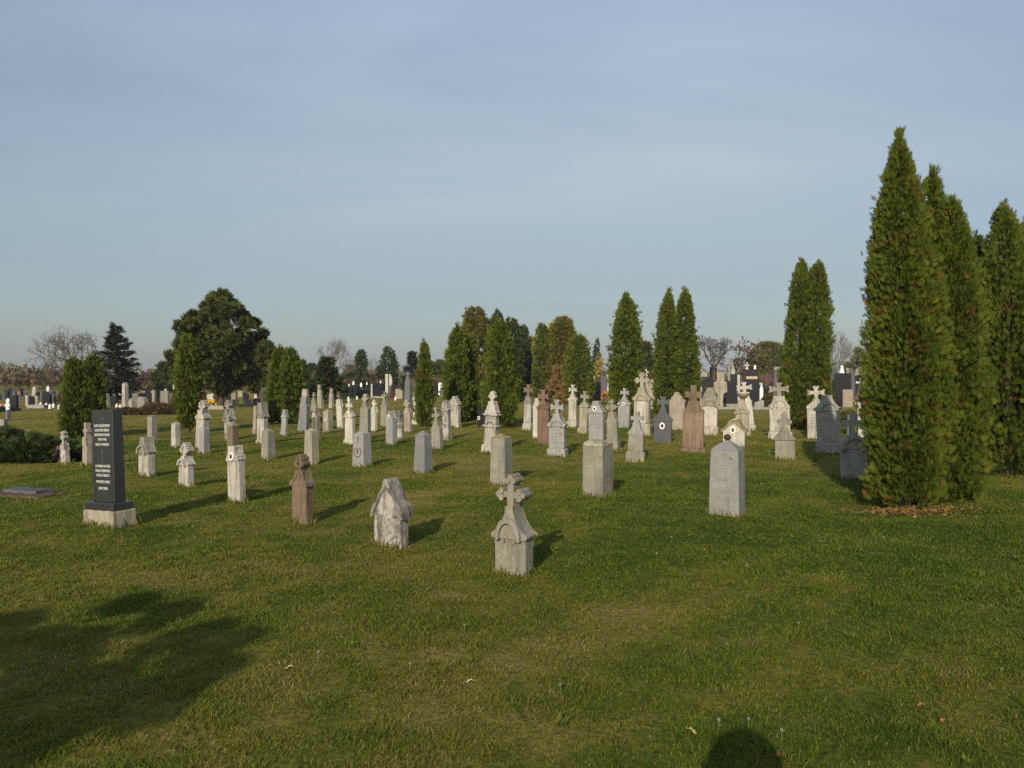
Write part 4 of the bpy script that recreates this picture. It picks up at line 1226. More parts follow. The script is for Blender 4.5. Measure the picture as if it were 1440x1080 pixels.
# centre cluster
thuja(642, 592, 456, 34, 'leftmost front thuja of the dense central clump', 4500, .20, wisps=30, powr=1.6, brown=.06)
thuja(659, 590, 468, 32, 'short thuja in front of the tall olive tree of the central clump', 4200, .20, wisps=20, powr=1.9, brown=.06)
thuja(703, 600, 447, 40, 'right front thuja of the dense central clump, with a double tip', 6000, .19, wisps=30, powr=2.1, belly=.35, brown=.07)
thuja(668, 566, 430, 46, 'olive brown tree, highest of the central clump', 6000, .34, mat='olive', group=None, powr=2.4, belly=.45, base=.75, wisps=0, brown=.3, name='juniper_tree', lump=.26)
thuja(698, 566, 437, 32, 'dark green thuja left of centre in the back of the central clump', 4000, .3, mat='dark_thuja', wisps=10, powr=2.2)
thuja(717, 565, 444, 32, 'dark green thuja second from the right in the back of the central clump', 4000, .3, mat='dark_thuja', wisps=10, powr=2.2)
thuja(735, 562, 456, 28, 'smallest dark thuja at the right end of the central clump', 3500, .3, mat='dark_thuja', wisps=10, powr=1.8)
thuja(763, 566, 452, 24, 'narrow thuja left of the golden one, beside yellow leaves', 3200, .28, wisps=20, powr=2.2, brown=.06)
thuja(791, 566, 443, 44, 'broad golden olive thuja with bare brown underside', 5500, .30, mat='olive', wisps=10, powr=2.2, belly=.45, base=.2, z0=.30, brown=.1, lump=.22)
thuja(814, 572, 470, 38, 'bright green thuja in front of the golden one', 5000, .22, wisps=10, powr=2.3, belly=.4, brown=.05)
thuja(838, 548, 476, 12, 'slim small thuja far back with a yellow streak', 1600, .35, mat='dark_thuja', wisps=6, powr=2)
thuja(597, 600, 478, 20, 'thin solitary thuja right of the slate obelisk', 3200, .18, wisps=20, powr=2.0, base=.6, brown=.12)
# left
thuja(393, 596, 487, 30, 'left half of the bushy thuja pair in the left middle', 4500, .19, wisps=30, powr=2.2, brown=.12, belly=.4)
thuja(410, 597, 490, 28, 'right half of the bushy thuja pair in the left middle', 4000, .19, wisps=30, powr=1.9, dy=.2, brown=.08, belly=.4)
thuja(265, 610, 470, 30, 'tall thin thuja with bare foot, standing in front of the big round tree', 4500, .16, wisps=30, powr=1.9, belly=.55, base=.2, z0=.05, brown=.10)
thuja(104, 618, 503, 29, 'left one of the twin thujas at the far left', 5200, .15, wisps=15, powr=2.6, belly=.4, base=.85, brown=.08)
thuja(131, 612, 500, 30, 'right one of the twin thujas at the far left', 5200, .15, wisps=15, powr=2.4, belly=.4, base=.7, brown=.10, dy=.1)
# far little ones
for (px, by, ty, W, lab) in ((425, 553, 503, 14, 'small dark thuja right behind the bushy pair'), (438, 548, 509, 15, 'dark rounded thuja left of the wide spruce'), (492, 550, 511, 16, 'short green thuja left of the pointed far one'),
                             (507, 550, 489, 17, 'pointed far thuja right of the bare tree'), (547, 550, 486, 22, 'stout far thuja behind the two white markers'), (535, 550, 513, 12, 'little far thuja left of the stout one')):
    thuja(px, by, ty, W, lab, 1800, .42, mat='dark_thuja', wisps=0, powr=2.4, belly=.4, base=.9, brown=.04)


# ---------- trees with clumped crowns
def clump_tree(px, by, ty, W, label, mat, nclump=60, per=130, size=.3, trunk=.06, z0=.15, bark='bark', name='tree', tmpl=FING_N, shape=(1, 1), crad=.2, seed=0, peak=.45, group=None, limbs=7, updir=.5):
    x, dep, mpp = spot(px, by)
    h = (by-ty)*mpp; r = W*mpp/2
    g = np.random.default_rng(int(px*7+ty+seed))
    root = empty(name, (x, dep, 0), 0); tag(root, label, 'tree', group)
    zz = z0*h
    # clump centres in an egg-shaped volume, biased outward
    c = []
    while len(c) < nclump:
        t = g.random(); a = g.random()*2*PI
        pr = math.sin(PI*min(1, max(0, (t/peak*.5 if t < peak else .5+.5*(t-peak)/(1-peak)))))**.75
        if g.random() > pr*.85+.1: continue
        s = (.30+.85*g.random()**.55)
        rr = r*pr*s*.92
        c.append((rr*math.cos(a), rr*math.sin(a), zz+(h-zz)*(t*.96), pr))
    c = np.array(c)
    cr = r*crad*(.45+1.0*g.random(nclump))
    n = nclump*per
    idx = np.repeat(np.arange(nclump), per)
    u = norm(g.normal(0, 1, (n, 3)))
    P = c[idx, :3]+u*(cr[idx]*(.45+.55*g.random(n)))[:, None]*np.array((1, 1, .85))
    P[:, 2] = np.minimum(P[:, 2], h)
    D = norm(u*.8+np.array((0, 0, updir))+g.normal(0, .35, (n, 3)))
    S = norm(np.cross(D, g.normal(0, 1, (n, 3))))
    ct = g.random(nclump)
    tint = np.clip(.15+.5*g.random(n)+.4*(ct[idx]-.3), 0, 1)
    V, T = sprays(P, D, S, size*(.6+.8*g.random(n)), tint, tmpl)
    foliage_obj('crown', V, T, mat, root)
    bm = bmesh.new(); rt = trunk*r*2
    tube(bm, (0, 0, -.1), (0, 0, h*.35), rt, rt*.7, 8); tube(bm, (0, 0, h*.35), (0, 0, h*.85), rt*.7, rt*.15, 6)
    order = np.argsort(-np.hypot(c[:, 0], c[:, 1]))[:limbs*3:3]
    for q in order:
        e = c[q]; zb = min(h*.7, max(h*.12, e[2]*.6))
        m = (e[0]*.5, e[1]*.5, zb+(e[2]-zb)*.62)
        tube(bm, (0, 0, zb), m, rt*.42, rt*.22, 5); tube(bm, m, (e[0], e[1], e[2]), rt*.22, rt*.05, 4)
    obj('trunk', bm, bark, root)
    return root


clump_tree(311, 574, 411, 132, 'big round dark evergreen tree dominating the left background', 'cedar', nclump=200, per=120, size=.26, trunk=.035, z0=.14, crad=.11, peak=.42, name='juniper_tree', limbs=14, updir=.7)
clump_tree(242, 556, 497, 36, 'smaller rounded evergreen left of the big round tree', 'cedar', nclump=40, per=90, size=.4, z0=.05, crad=.26, peak=.4, name='juniper_tree')
clump_tree(366, 566, 480, 36, 'rusty green bush-like tree at the right flank of the big round tree', 'olive', nclump=34, per=90, size=.34, z0=.1, crad=.22, name='juniper_tree')
clump_tree(1080, 545, 477, 50, 'egg-shaped olive green tree left of the twin thujas', 'olive', nclump=60, per=110, size=.55, z0=.03, crad=.24, peak=.36, name='yew_tree')
clump_tree(1208, 545, 491, 36, 'round greenish brown bush between the twin thujas and the tallest one', 'olive', nclump=36, per=90, size=.5, z0=.05, crad=.25, name='bush_tree')
clump_tree(617, 550, 507, 34, 'low dark round tree behind the black slab and white sculpture', 'cedar', nclump=36, per=90, size=.5, z0=.05, crad=.25, name='yew_tree')
clump_tree(912, 552, 474, 40, 'loose pine between the broad thuja and the double pair', 'cedar', nclump=40, per=70, size=.5, z0=.08, crad=.2, name='pine_tree', peak=.3)
clump_tree(750, 562, 468, 13, 'slender tree with yellow autumn leaves right of the central clump', 'gold', nclump=34, per=22, size=.24, tmpl=LEAF, z0=.06, crad=.42, trunk=.07, name='autumn_tree')
clump_tree(775, 562, 451, 22, 'yellow-leaved tree left of the golden thuja', 'gold', nclump=36, per=22, size=.24, tmpl=LEAF, z0=.3, crad=.35, trunk=.05, name='autumn_tree', peak=.5)
clump_tree(842, 552, 484, 9, 'little yellow-leaved tree beside the slim small thuja', 'gold', nclump=20, per=14, size=.28, tmpl=LEAF, z0=.1, crad=.4, trunk=.06, name='autumn_tree')
clump_tree(1044, 545, 474, 34, 'sparse reddish autumn tree right of the spreading bare tree', 'autumn_red', nclump=60, per=12, size=.45, tmpl=LEAF, z0=.10, crad=.22, trunk=.03, name='autumn_tree', limbs=18)
clump_tree(1063, 544, 476, 28, 'thin autumn tree with a few yellowish leaves, behind the olive egg-shaped tree', 'autumn_red', nclump=26, per=8, size=.45, tmpl=LEAF, z0=.4, crad=.24, trunk=.025, name='autumn_tree', limbs=9)
# dead brown underside of the golden thuja
clump_tree(786, 568, 515, 24, 'dry brown thuja remains beneath the golden one', 'dead_brown', nclump=26, per=110, size=.24, z0=.0, crad=.3, peak=.5, name='dead_thuja')


# ---------- spruces
def spruce(px, by, ty, W, label, whorls=17, per=8, size=.32, mat='spruce', gap=.25, name='spruce_tree', droop=.15):
    x, dep, mpp = spot(px, by); h = (by-ty)*mpp; r = W*mpp/2
    g = np.random.default_rng(int(px*3+ty)); rr = random.Random(int(px))
    root = empty(name, (x, dep, 0)); tag(root, label, 'tree')
    Ps, Ds = [], []
    bm = bmesh.new(); tube(bm, (0, 0, -.1), (0, 0, h*.97), r*.07+.03, .02, 6)
    for w in range(whorls):
        t = (w+.4)/whorls
        L = r*(1-t)**.85*1.05+.12
        for b in range(per):
            a = rr.random()*2*PI; l = L*(.65+.5*rr.random())
            z = h*(.05+.93*t)+rr.uniform(-.2, .2)
            ca, sa = math.cos(a), math.sin(a)
            tipz = z+l*(.28-.1*rr.random())
            tube(bm, (0, 0, z), (ca*l*.6, sa*l*.6, z-droop*l*.3), .03, .02, 4); tube(bm, (ca*l*.6, sa*l*.6, z-droop*l*.3), (ca*l, sa*l, z+l*.05), .02, .006, 4)
            m = int(10+26*l/max(r, .1))
            s = np.linspace(.15, 1.02, m)
            pz = np.where(s < .6, z-droop*l*.3*s/.6, z-droop*l*.3+(l*.05+droop*l*.3)*(s-.6)/.4)
            Q = np.stack((ca*l*s, sa*l*s, pz), 1)+g.normal(0, .05, (m, 3))
            side = np.where(g.random(m) < .5, 1, -1)[:, None]*np.array((-sa, ca, 0))
            Ps.append(Q); Ds.append(norm(np.array((ca, sa, .1))*.7+side*(.5+.5*g.random((m, 1)))+g.normal(0, .3, (m, 3))+np.array((0, 0, -.15))))
    P = np.concatenate(Ps); D = np.concatenate(Ds); n = len(P)
    S = norm(np.cross(D, g.normal(0, .5, (n, 3))+np.array((0, 0, 1))))
    V, T = sprays(P, D, S, size*(.6+.7*g.random(n)), g.random(n), FING_N)
    foliage_obj('crown', V, T, mat, root)
    obj('trunk', bm, 'bark', root)


spruce(163, 566, 456, 78, 'dark spruce with open upswept branches behind the left twin thujas', whorls=17, per=7, size=.36)
spruce(460, 562, 503, 42, 'wide dense spruce hedge-like tree left of the black slab row', whorls=14, per=12, size=.46, mat='dark_thuja')
spruce(580, 550, 493, 24, 'small ragged spruce behind the slate obelisk', whorls=12, per=7, size=.5)
spruce(215, 550, 528, 30, 'low dark conifer beneath the spruce at the left', whorls=7, per=9, size=.45)


# ---------- bare trees
def bare_tree(px, by, ty, W, label, depth=7, mat='grey_bark', spread=.62, seed=1, seeds=None, trunk=.16, thick=.033):
    x, dep, mpp = spot(px, by); h = (by-ty)*mpp; r = W*mpp/2
    rr = random.Random(seed)
    segs = []; tips = []

    def grow(p, d, L, rad, lev):
        q = p+d*L
        segs.append((p, q, rad, rad*.72, lev)); 
        if lev == 0:
            tips.append((q, d)); return
        k = 2 if rr.random() < .55 else 3
        for i in range(k):
            nd = (d+Vector((rr.gauss(0, 1), rr.gauss(0, 1), rr.gauss(0, .75)))*spread+Vector((0, 0, .12))).normalized()
            grow(q, nd, L*(.70+.2*rr.random()), rad*(.62 if i else .72), lev-1)
    grow(Vector((0, 0, 0)), Vector((0, 0, 1)), trunk, thick, 1 if depth < 2 else 0) if False else None
    segs.append((Vector((0, 0, -.02)), Vector((0, 0, trunk)), thick, thick*.85, depth))
    for i in range(5):
        a = 2*PI*i/5+rr.random()
        grow(Vector((0, 0, trunk)), Vector((math.cos(a)*.8, math.sin(a)*.8, .75)).normalized(), .19, thick*.55, depth)
    zs = max(s[1].z for s in segs); xs = sorted(abs(s[1].x) for s in segs)[int(len(segs)*.97)]
    fx, fz = r/xs, h/zs
    root = empty('bare_tree', (x, dep, 0)); tag(root, label, 'tree')
    f = lambda v: Vector((v.x*fx, v.y*fx, v.z*fz))
    bt, bc = bmesh.new(), bmesh.new()
    R0 = min(fx, fz)
    mn = .10*mpp
    for p, q, a, b, lev in segs:
        big = lev >= depth-1
        tube(bt if big else bc, f(p), f(q), max(a*R0, mn), max(b*R0, mn*.8), 6 if big else 3)
    obj('trunk', bt, mat, root); obj('crown', bc, mat, root)
    if seeds:
        g = np.random.default_rng(seed)
        P = np.array([tuple(f(t[0])) for t in tips]); P = P+g.normal(0, .08, (len(P), 3))
        D = norm(g.normal(0, 1, P.shape)+np.array((0, 0, -.6))); S = norm(np.cross(D, g.normal(0, 1, P.shape)))
        V, T = sprays(P, D, S, .20*(.6+.8*g.random(len(P))), g.random(len(P)), LEAF)
        foliage_obj('seed_clusters', V, T, seeds, root)


bare_tree(106, 560, 457, 108, 'wide bare leafless tree behind the left twin thujas', depth=6, seed=3, mat='pale_bark', trunk=.20)
bare_tree(470, 552, 472, 58, 'small bare tree left of the middle', depth=6, seed=8, mat='pale_bark', trunk=.3)
bare_tree(1004, 546, 472, 54, 'bare round-crowned tree with dark knobbly twigs in the right background', depth=6, seed=5, mat='bark', trunk=.35, thick=.045, seeds='spruce')
bare_tree(1176, 548, 462, 40, 'pale bare tree behind the right twin thuja', depth=6, seed=12, mat='pale_bark', trunk=.25)
bare_tree(525, 548, 495, 28, 'small bare bushy tree between the two far thujas', depth=5, seed=15, mat='pale_bark', trunk=.1)
bare_tree(572, 546, 508, 22, 'small greyish bare tree left of the ragged spruce', depth=5, seed=17, mat='pale_bark', trunk=.1)


# ---------- brown scrub closing the horizon: reads as one mass
def scrub():
    g = np.random.default_rng(5)
    Vs, Ts = [], []
    for i in range(420):
        px = g.uniform(-260, 1700); dep = g.uniform(80, 170)
        x = (px-720)*dep/F
        hh = (1.2+2.6*g.random()**1.5)*(dep/150)
        if px < 260: hh *= 1.35
        rr = hh*(.6+.6*g.random())
        n = 90
        u = norm(g.normal(0, 1, (n, 3))); u[:, 2] = np.abs(u[:, 2])
        P = np.array((x, dep, hh*.1))+u*np.array((rr, rr, hh*.85))*(.5+.5*g.random((n, 1)))
        D = norm(u+np.array((0, 0, .8))+g.normal(0, .3, (n, 3))); S = norm(np.cross(D, g.normal(0, 1, (n, 3))))
        base = g.random()
        V, T = sprays(P, D, S, .75*(.5+g.random(n)), np.clip(base+.25*g.normal(0, 1, n), 0, 1), FING_N)
        Vs.append(V); Ts.append(T)
    o = foliage_obj('scrub_belt', np.concatenate(Vs), np.concatenate(Ts), 'brush', None)
    tag(o, 'brown autumn scrub along the horizon', 'scrub', None, 'stuff')


scrub()


# ---------- low plants
def low_bush(name, label, cat, cx, cy, rx, ry, h, n, size, mat, up=.35, yaw=0.0, flow=0.0, tmpl=FING):
    g = np.random.default_rng(int(abs(cx*100)+n))
    root = empty(name, (cx, cy, gz(cx, cy)), yaw); tag(root, label, cat)
    a = g.random(n)*2*PI; q = np.sqrt(g.random(n))
    X = rx*q*np.cos(a); Y = ry*q*np.sin(a)
    top_ = h*np.sqrt(np.maximum(0.02, 1-q**2.2))*(.65+.6*vnoise(X+cx, Y+cy, 2.3))
    Z = top_*(1-.55*g.random(n)**1.5)
    out = norm(np.stack((np.cos(a), np.sin(a), np.zeros(n)), 1))
    D = norm(out*(.5+q[:, None]*.6)+np.array((flow, 0, up))+g.normal(0, .35, (n, 3)))
    S = norm(np.cross(D, g.normal(0, .5, (n, 3))+np.array((0, 0, 1))))
    V, T = sprays(np.stack((X, Y, Z), 1), D, S, size*(.6+.8*g.random(n)), g.random(n), tmpl)
    foliage_obj('foliage', V, T, mat, root)
    bm = bmesh.new()
    for i in range(9):
        t = 2*PI*i/9
        tube(bm, (0, 0, .0), (rx*.5*math.cos(t), ry*.5*math.sin(t), h*.5), .02, .008, 4)
    obj('stem', bm, 'bark', root)


d_ = depth_at(652)
low_bush('creeping_juniper', 'dark spreading juniper with feathery tips at the left edge', 'shrub', (22-720)*d_/F, d_+1.1, 1.05, 1.0, .36, 6000, .18, 'juniper', .35, 0, .6)
low_bush('creeping_juniper', 'thinner juniper arm reaching out of the picture beside the dark one', 'shrub', (-62-720)*d_/F, d_+1.5, 1.3, 1.1, .42, 4500, .20, 'juniper', .35, 0, .6)
d_ = depth_at(583)
low_bush('low_hedge', 'low brown heather hedge bordering the plot left of the thin thuja', 'hedge', (233-720)*d_/F, d_, 1.25, .5, .42, 2600, .16, 'heather', .9, 0, 0, FING_N)
low_bush('low_hedge', 'low brown heather border around the rounded grey stone', 'hedge', (180-720)*d_/F, d_-.6, 1.0, .35, .22, 1500, .14, 'heather', .9, 0, 0, FING_N)
d_ = depth_at(573)
low_bush('clipped_bush', 'clipped yellow-green bush on the grave beside the heart headstone', 'shrub', (1083-720)*d_/F, d_, .50, .4, .62, 1200, .14, 'olive', .9, 0, 0, FING_N)
d_ = depth_at(596)
low_bush('clipped_bush', 'small olive bush behind the blue-grey arched stele', 'shrub', (1192-720)*d_/F, d_, .28, .3, .40, 900, .12, 'olive', .9, 0, 0, FING_N)


def flowers(px, by, label, mat, w=.3, h=.3, name='flower_bunch', z=0.0, n=70):
    dep = depth_at(by); x = (px-720)*dep/F
    g = np.random.default_rng(int(px*9))
    root = empty(name, (x, dep, z)); tag(root, label, 'flowers')
    u = norm(g.normal(0, 1, (n, 3))); u[:, 2] = np.abs(u[:, 2])
    P = u*np.array((w, w, h))*.9; P[:, 2] += .05
    D = norm(u+g.normal(0, .4, (n, 3))); S = norm(np.cross(D, g.normal(0, 1, (n, 3))))
    V, T = sprays(P, D, S, np.full(n, .11), g.random(n), [(0, 0, 1, 0, .45), (0, -.3, .6, .4, .4)])
    foliage_obj('blooms', V, T, mat, root)
    V, T = sprays(P*.7, D, S, np.full(n, .14), g.random(n), FING_N)
    foliage_obj('leaves', V, T, 'juniper', root)


flowers(295, 575, 'bright yellow chrysanthemums on the grave under the big round tree', 'yellow_petal', .32, .40)
flowers(307, 573, 'orange chrysanthemums right of the yellow ones under the big tree', 'orange_petal', .30, .55)
flowers(851, 563, 'reddish flowers behind the black slab between the thujas', 'orange_petal', .25, .55)
flowers(4, 578, 'pink and white flowers on the grave at the left edge', 'pink_petal', .45, .25)
flowers(1190, 572, 'autumn coloured flowers in the pinkish stone frame', 'orange_petal', .20, .40)
flowers(1197, 572, 'green and yellow bunch in the pinkish stone frame', 'yellow_petal', .16, .35)
flowers(706, 556, 'faded pink flowers in the gap behind the central thujas', 'pink_petal', .30, .5)
flowers(86, 650, 'purple flowers at the foot of the tiny white cross', 'purple_petal', .08, .22, n=50)
flowers(1079, 565, 'mixed orange flowers before the dark red headstone', 'orange_petal', .35, .3)
# ------------------------------------------------------------------ ground sheet
def ground():
    def axis(lo, hi, n0, step, grow):
        v = [0.0]; s = step
        while v[-1] < hi:
            v.append(v[-1]+s); s = s if len(v) < n0 else s*grow
        u = [0.0]; s = step
        while u[-1] > lo:
            u.append(u[-1]-s); s = s if len(u) < n0 else s*grow
        return np.array(sorted(set(u+v)))
    xs = axis(-2500, 2500, 70, .22, 1.075)
    ys = axis(-400, 4000, 110, .22, 1.06)
    X, Y = np.meshgrid(xs, ys)
    fade = np.clip(1-(np.hypot(X, Y)-60)/60, 0, 1)
    Z = ground_h(X, Y)*fade
    V = np.stack((X, Y, Z), -1).reshape(-1, 3)
    ny, nx = X.shape
    i = np.arange(ny*nx).reshape(ny, nx)
    Fc = np.stack((i[:-1, :-1], i[:-1, 1:], i[1:, 1:], i[1:, :-1]), -1).reshape(-1)
    o = np_mesh('ground', V, Fc, np.full((ny-1)*(nx-1), 4), 'soil_turf', None, dryness(X, Y).ravel())
    for p in o.data.polygons: p.use_smooth = True
    tag(o, 'mown lawn ground reaching to the horizon', 'ground', None, 'structure')


m, nt, out = new_mat('soil_turf')
geo = N(nt, 'ShaderNodeNewGeometry')
at = N(nt, 'ShaderNodeAttribute', attribute_name='tint')
n1 = noise(nt, geo.outputs['Position'], 26, 5, .7)
n2 = noise(nt, geo.outputs['Position'], 4.2, 4, .65)
n3 = noise(nt, geo.outputs['Position'], .55, 4, .6)
a1 = N(nt, 'ShaderNodeMath', operation='ADD'); nt.links.new(at.outputs['Fac'], a1.inputs[0])
a2 = N(nt, 'ShaderNodeMath', operation='MULTIPLY_ADD'); nt.links.new(n2, a2.inputs[0]); a2.inputs[1].default_value = .9; a2.inputs[2].default_value = -.45
nt.links.new(a2.outputs[0], a1.inputs[1])
rp = ramp(nt, [(0, (.052, .084, .012)), (.35, (.100, .120, .018)), (.65, (.175, .160, .032)), (1, (.25, .20, .062))], a1.outputs[0])
fr = ramp(nt, [(.3, .45), (.7, 1.45)], n1)
cc = mix(nt, 1.0, rp.outputs[0], fr.outputs[0], 'MULTIPLY')
b = N(nt, 'ShaderNodeBsdfPrincipled'); nt.links.new(cc, b.inputs['Base Color']); b.inputs['Roughness'].default_value = 1; b.inputs['Specular IOR Level'].default_value = .05
bp = N(nt, 'ShaderNodeBump'); bp.inputs['Strength'].default_value = 1; bp.inputs['Distance'].default_value = .05
nt.links.new(n1, bp.inputs['Height']); nt.links.new(bp.outputs[0], b.inputs['Normal'])
nt.links.new(b.outputs[0], out.inputs[0])
ground()


# ------------------------------------------------------------------ blades of grass, one object
def lawn():
    g = np.random.default_rng(23)
    tufts = []
    # (near, far, tufts per m2, blades per tuft)
    bands = ((1.9, 4.5, 1300, 8), (4.5, 7.5, 850, 7), (7.5, 12, 420, 6), (12, 20, 180, 6), (20, 34, 60, 5), (34, 60, 17, 4))
    Ps, Ws, Hs, An, Ln, Tn = [], [], [], [], [], []
    for lo, hi, dens, per in bands:
        area = .80*(hi*hi-lo*lo)
        n = int(area*dens)
        d = np.sqrt(g.random(n)*(hi*hi-lo*lo)+lo*lo)
        x = (g.random(n)*2-1)*.80*d
        dr = dryness(x, d)
        cl = vnoise(x, d, 5.5)
        keep = g.random(n) < .45+.9*cl
        x, d, dr, cl = x[keep], d[keep], dr[keep], cl[keep]
        n = len(x)
        k = per
        m = n*k
        tx = np.repeat(x, k); ty = np.repeat(d, k); td = np.repeat(dr, k); tc = np.repeat(cl, k)
        ang = g.random(m)*2*PI
        sp = .010+.028*g.random(m)*(d.mean()/5)**.6
        px = tx+np.cos(ang)*sp; py = ty+np.sin(ang)*sp
        sc_ = (np.hypot(px, py)/4.0)
        Ps.append(np.stack((px, py, ground_h(px, py)-.004), 1))
        Ws.append(.0018*(.7+.7*g.random(m))*np.clip(sc_, .8, 40)**.78)
        Hs.append((.014+.022*g.random(m)**1.8)*(.5+1.1*tc)*(1+.25*(1-td)))
        An.append(ang+g.normal(0, .6, m)); Ln.append(.35+1.15*g.random(m))
        tr = g.random(n)
        t = .08+.42*g.random(m)+.16*np.repeat(tr-.5, k)+.42*(td-.30)
        dead = g.random(m) < (.05+.30*td**1.3)
        t = np.where(dead, .70+.30*g.random(m)*(.5+.6*td), np.clip(t, 0, .78))
        Tn.append(np.clip(t, 0, 1))
    # longer unmown grass round the feet of the stones
    for (fx, fy, w, d, rz) in FOOT:
        dist = math.hypot(fx, fy)
        if dist > 26: continue
        n = int(130*(w+d)*2*min(1, 9/dist)+20)
        s = g.random(n)*2*(w+d)
        lx = np.where(s < w, s-w/2, np.where(s < w+d, w/2, np.where(s < 2*w+d, s-(w+d)-w/2, -w/2)))
        ly = np.where(s < w, -d/2, np.where(s < w+d, s-w-d/2, np.where(s < 2*w+d, d/2, s-(2*w+d)-d/2)))
        ox = np.sign(lx)*np.where(np.abs(np.abs(lx)-w/2) < 1e-6, 1, 0); oy = np.sign(ly)*np.where(np.abs(np.abs(ly)-d/2) < 1e-6, 1, 0)
        off = .006+.05*g.random(n)**1.5
        lx = lx+ox*off; ly = ly+oy*off
        px = fx+lx*math.cos(rz)-ly*math.sin(rz); py = fy+lx*math.sin(rz)+ly*math.cos(rz)
        Ps.append(np.stack((px, py, ground_h(px, py)-.004), 1))
        Ws.append(.0028*(.7+.7*g.random(n))*max(.8, dist/4)**.7)
        Hs.append(.04+.085*g.random(n)**2.2); An.append(g.random(n)*2*PI); Ln.append(.15+.7*g.random(n))
        dead = g.random(n) < .42
        Tn.append(np.where(dead, .75+.25*g.random(n), .05+.5*g.random(n)))
    P = np.concatenate(Ps); W = np.concatenate(Ws); H = np.concatenate(Hs); A = np.concatenate(An); L = np.concatenate(Ln); T = np.concatenate(Tn)
    # keep blades out of the stones
    ok = np.ones(len(P), bool)
    for (fx, fy, w, d, rz) in FOOT:
        dx, dy = P[:, 0]-fx, P[:, 1]-fy
        lx = dx*math.cos(rz)+dy*math.sin(rz); ly = -dx*math.sin(rz)+dy*math.cos(rz)
        ok &= ~((np.abs(lx) < w/2+.003) & (np.abs(ly) < d/2+.003))
    P, W, H, A, L, T = P[ok], W[ok], H[ok], A[ok], L[ok], T[ok]
    n = len(P)
    dirv = np.stack((np.cos(A), np.sin(A), np.zeros(n)), 1)
    fa = g.random(n)*PI
    side = np.stack((np.cos(fa), np.sin(fa), np.zeros(n)), 1)
    up = np.array((0, 0, 1.0))
    mid = P+dirv*(H*L*.30)[:, None]+up*(H*.62)[:, None]
    tip = P+dirv*(H*L*.95)[:, None]+up*(H*(1-.28*L))[:, None]
    V = np.stack((P-side*W[:, None], P+side*W[:, None], mid+side*(W*.8)[:, None], mid-side*(W*.8)[:, None], tip), 1).reshape(-1, 3)
    b = (np.arange(n)*5)[:, None]
    loops = np.concatenate((b+np.array((0, 1, 2, 3)), b+np.array((3, 2, 4))), 1).ravel()
    per = np.tile(np.array((4, 3)), n)
    o = np_mesh('grass', V, loops, per, 'blade', None, np.repeat(T, 5))
    tag(o, 'short mown grass with dry straw patches', 'grass', None, 'stuff')
    print('blades', n)


lawn()


def weeds():
    """flat rosettes of broad leaves between the blades"""
    g = np.random.default_rng(41)
    n = 520
    d = 2.2+9*g.random(n)**.8; x = (g.random(n)*2-1)*.8*d
    keep = vnoise(x, d, 1.3) > .42
    x, d = x[keep], d[keep]; n = len(x)
    k = 9
    a = g.random(n*k)*2*PI; X = np.repeat(x, k)+g.normal(0, .012, n*k); Y = np.repeat(d, k)+g.normal(0, .012, n*k)
    P = np.stack((X, Y, ground_h(X, Y)+.008+.016*g.random(n*k)), 1)
    D = norm(np.stack((np.cos(a), np.sin(a), .25+.6*g.random(n*k)), 1))
    Sd = norm(np.cross(D, np.array((0, 0, 1.0))))
    V, T = sprays(P, D, Sd, np.repeat(.022+.034*g.random(n), k)*(.6+.6*g.random(n*k)), np.repeat(.05+.30*g.random(n), k)+.15*g.random(n*k), [(0, 0, 1, 0, .17)], .35)
    o = foliage_obj('broadleaf_weeds', V, T, 'blade', None); tag(o, 'flat broad-leaved weeds between the grass', 'weeds', None, 'stuff')


weeds()

# ------------------------------------------------------------------ fallen leaves and dandelion clocks
def leaf_mesh(mat, seed):
    rr = random.Random(seed)
    bm = bmesh.new()
    pts = []
    for i in range(14):
        a = 2*PI*i/14
        q = (.75+.25*math.cos(a*5+.3))*(1 if i % 2 else .82)
        pts.append((.035*q*math.cos(a)*1.25, .030*q*math.sin(a)))
    vs = [bm.verts.new((x, y, .012*math.sin(x*70+seed)+.35*abs(y))) for x, y in pts]
    c = bm.verts.new((0, 0, .002))
    lo = [bm.verts.new((v.co.x, v.co.y, v.co.z-.0012)) for v in vs]
    cl = bm.verts.new((0, 0, .0008))
    for i in range(14):
        j = (i+1) % 14
        bm.faces.new((vs[i], vs[j], c)); bm.faces.new((lo[j], lo[i], cl)); bm.faces.new((vs[i], lo[i], lo[j], vs[j]))
    tube(bm, (-.03, 0, .004), (-.07, .008, .012), .0016, .001, 4)
    me = bpy.data.meshes.new('fallen_leaf'); bm.to_mesh(me); bm.free(); me.materials.append(MATS[mat])
    return me


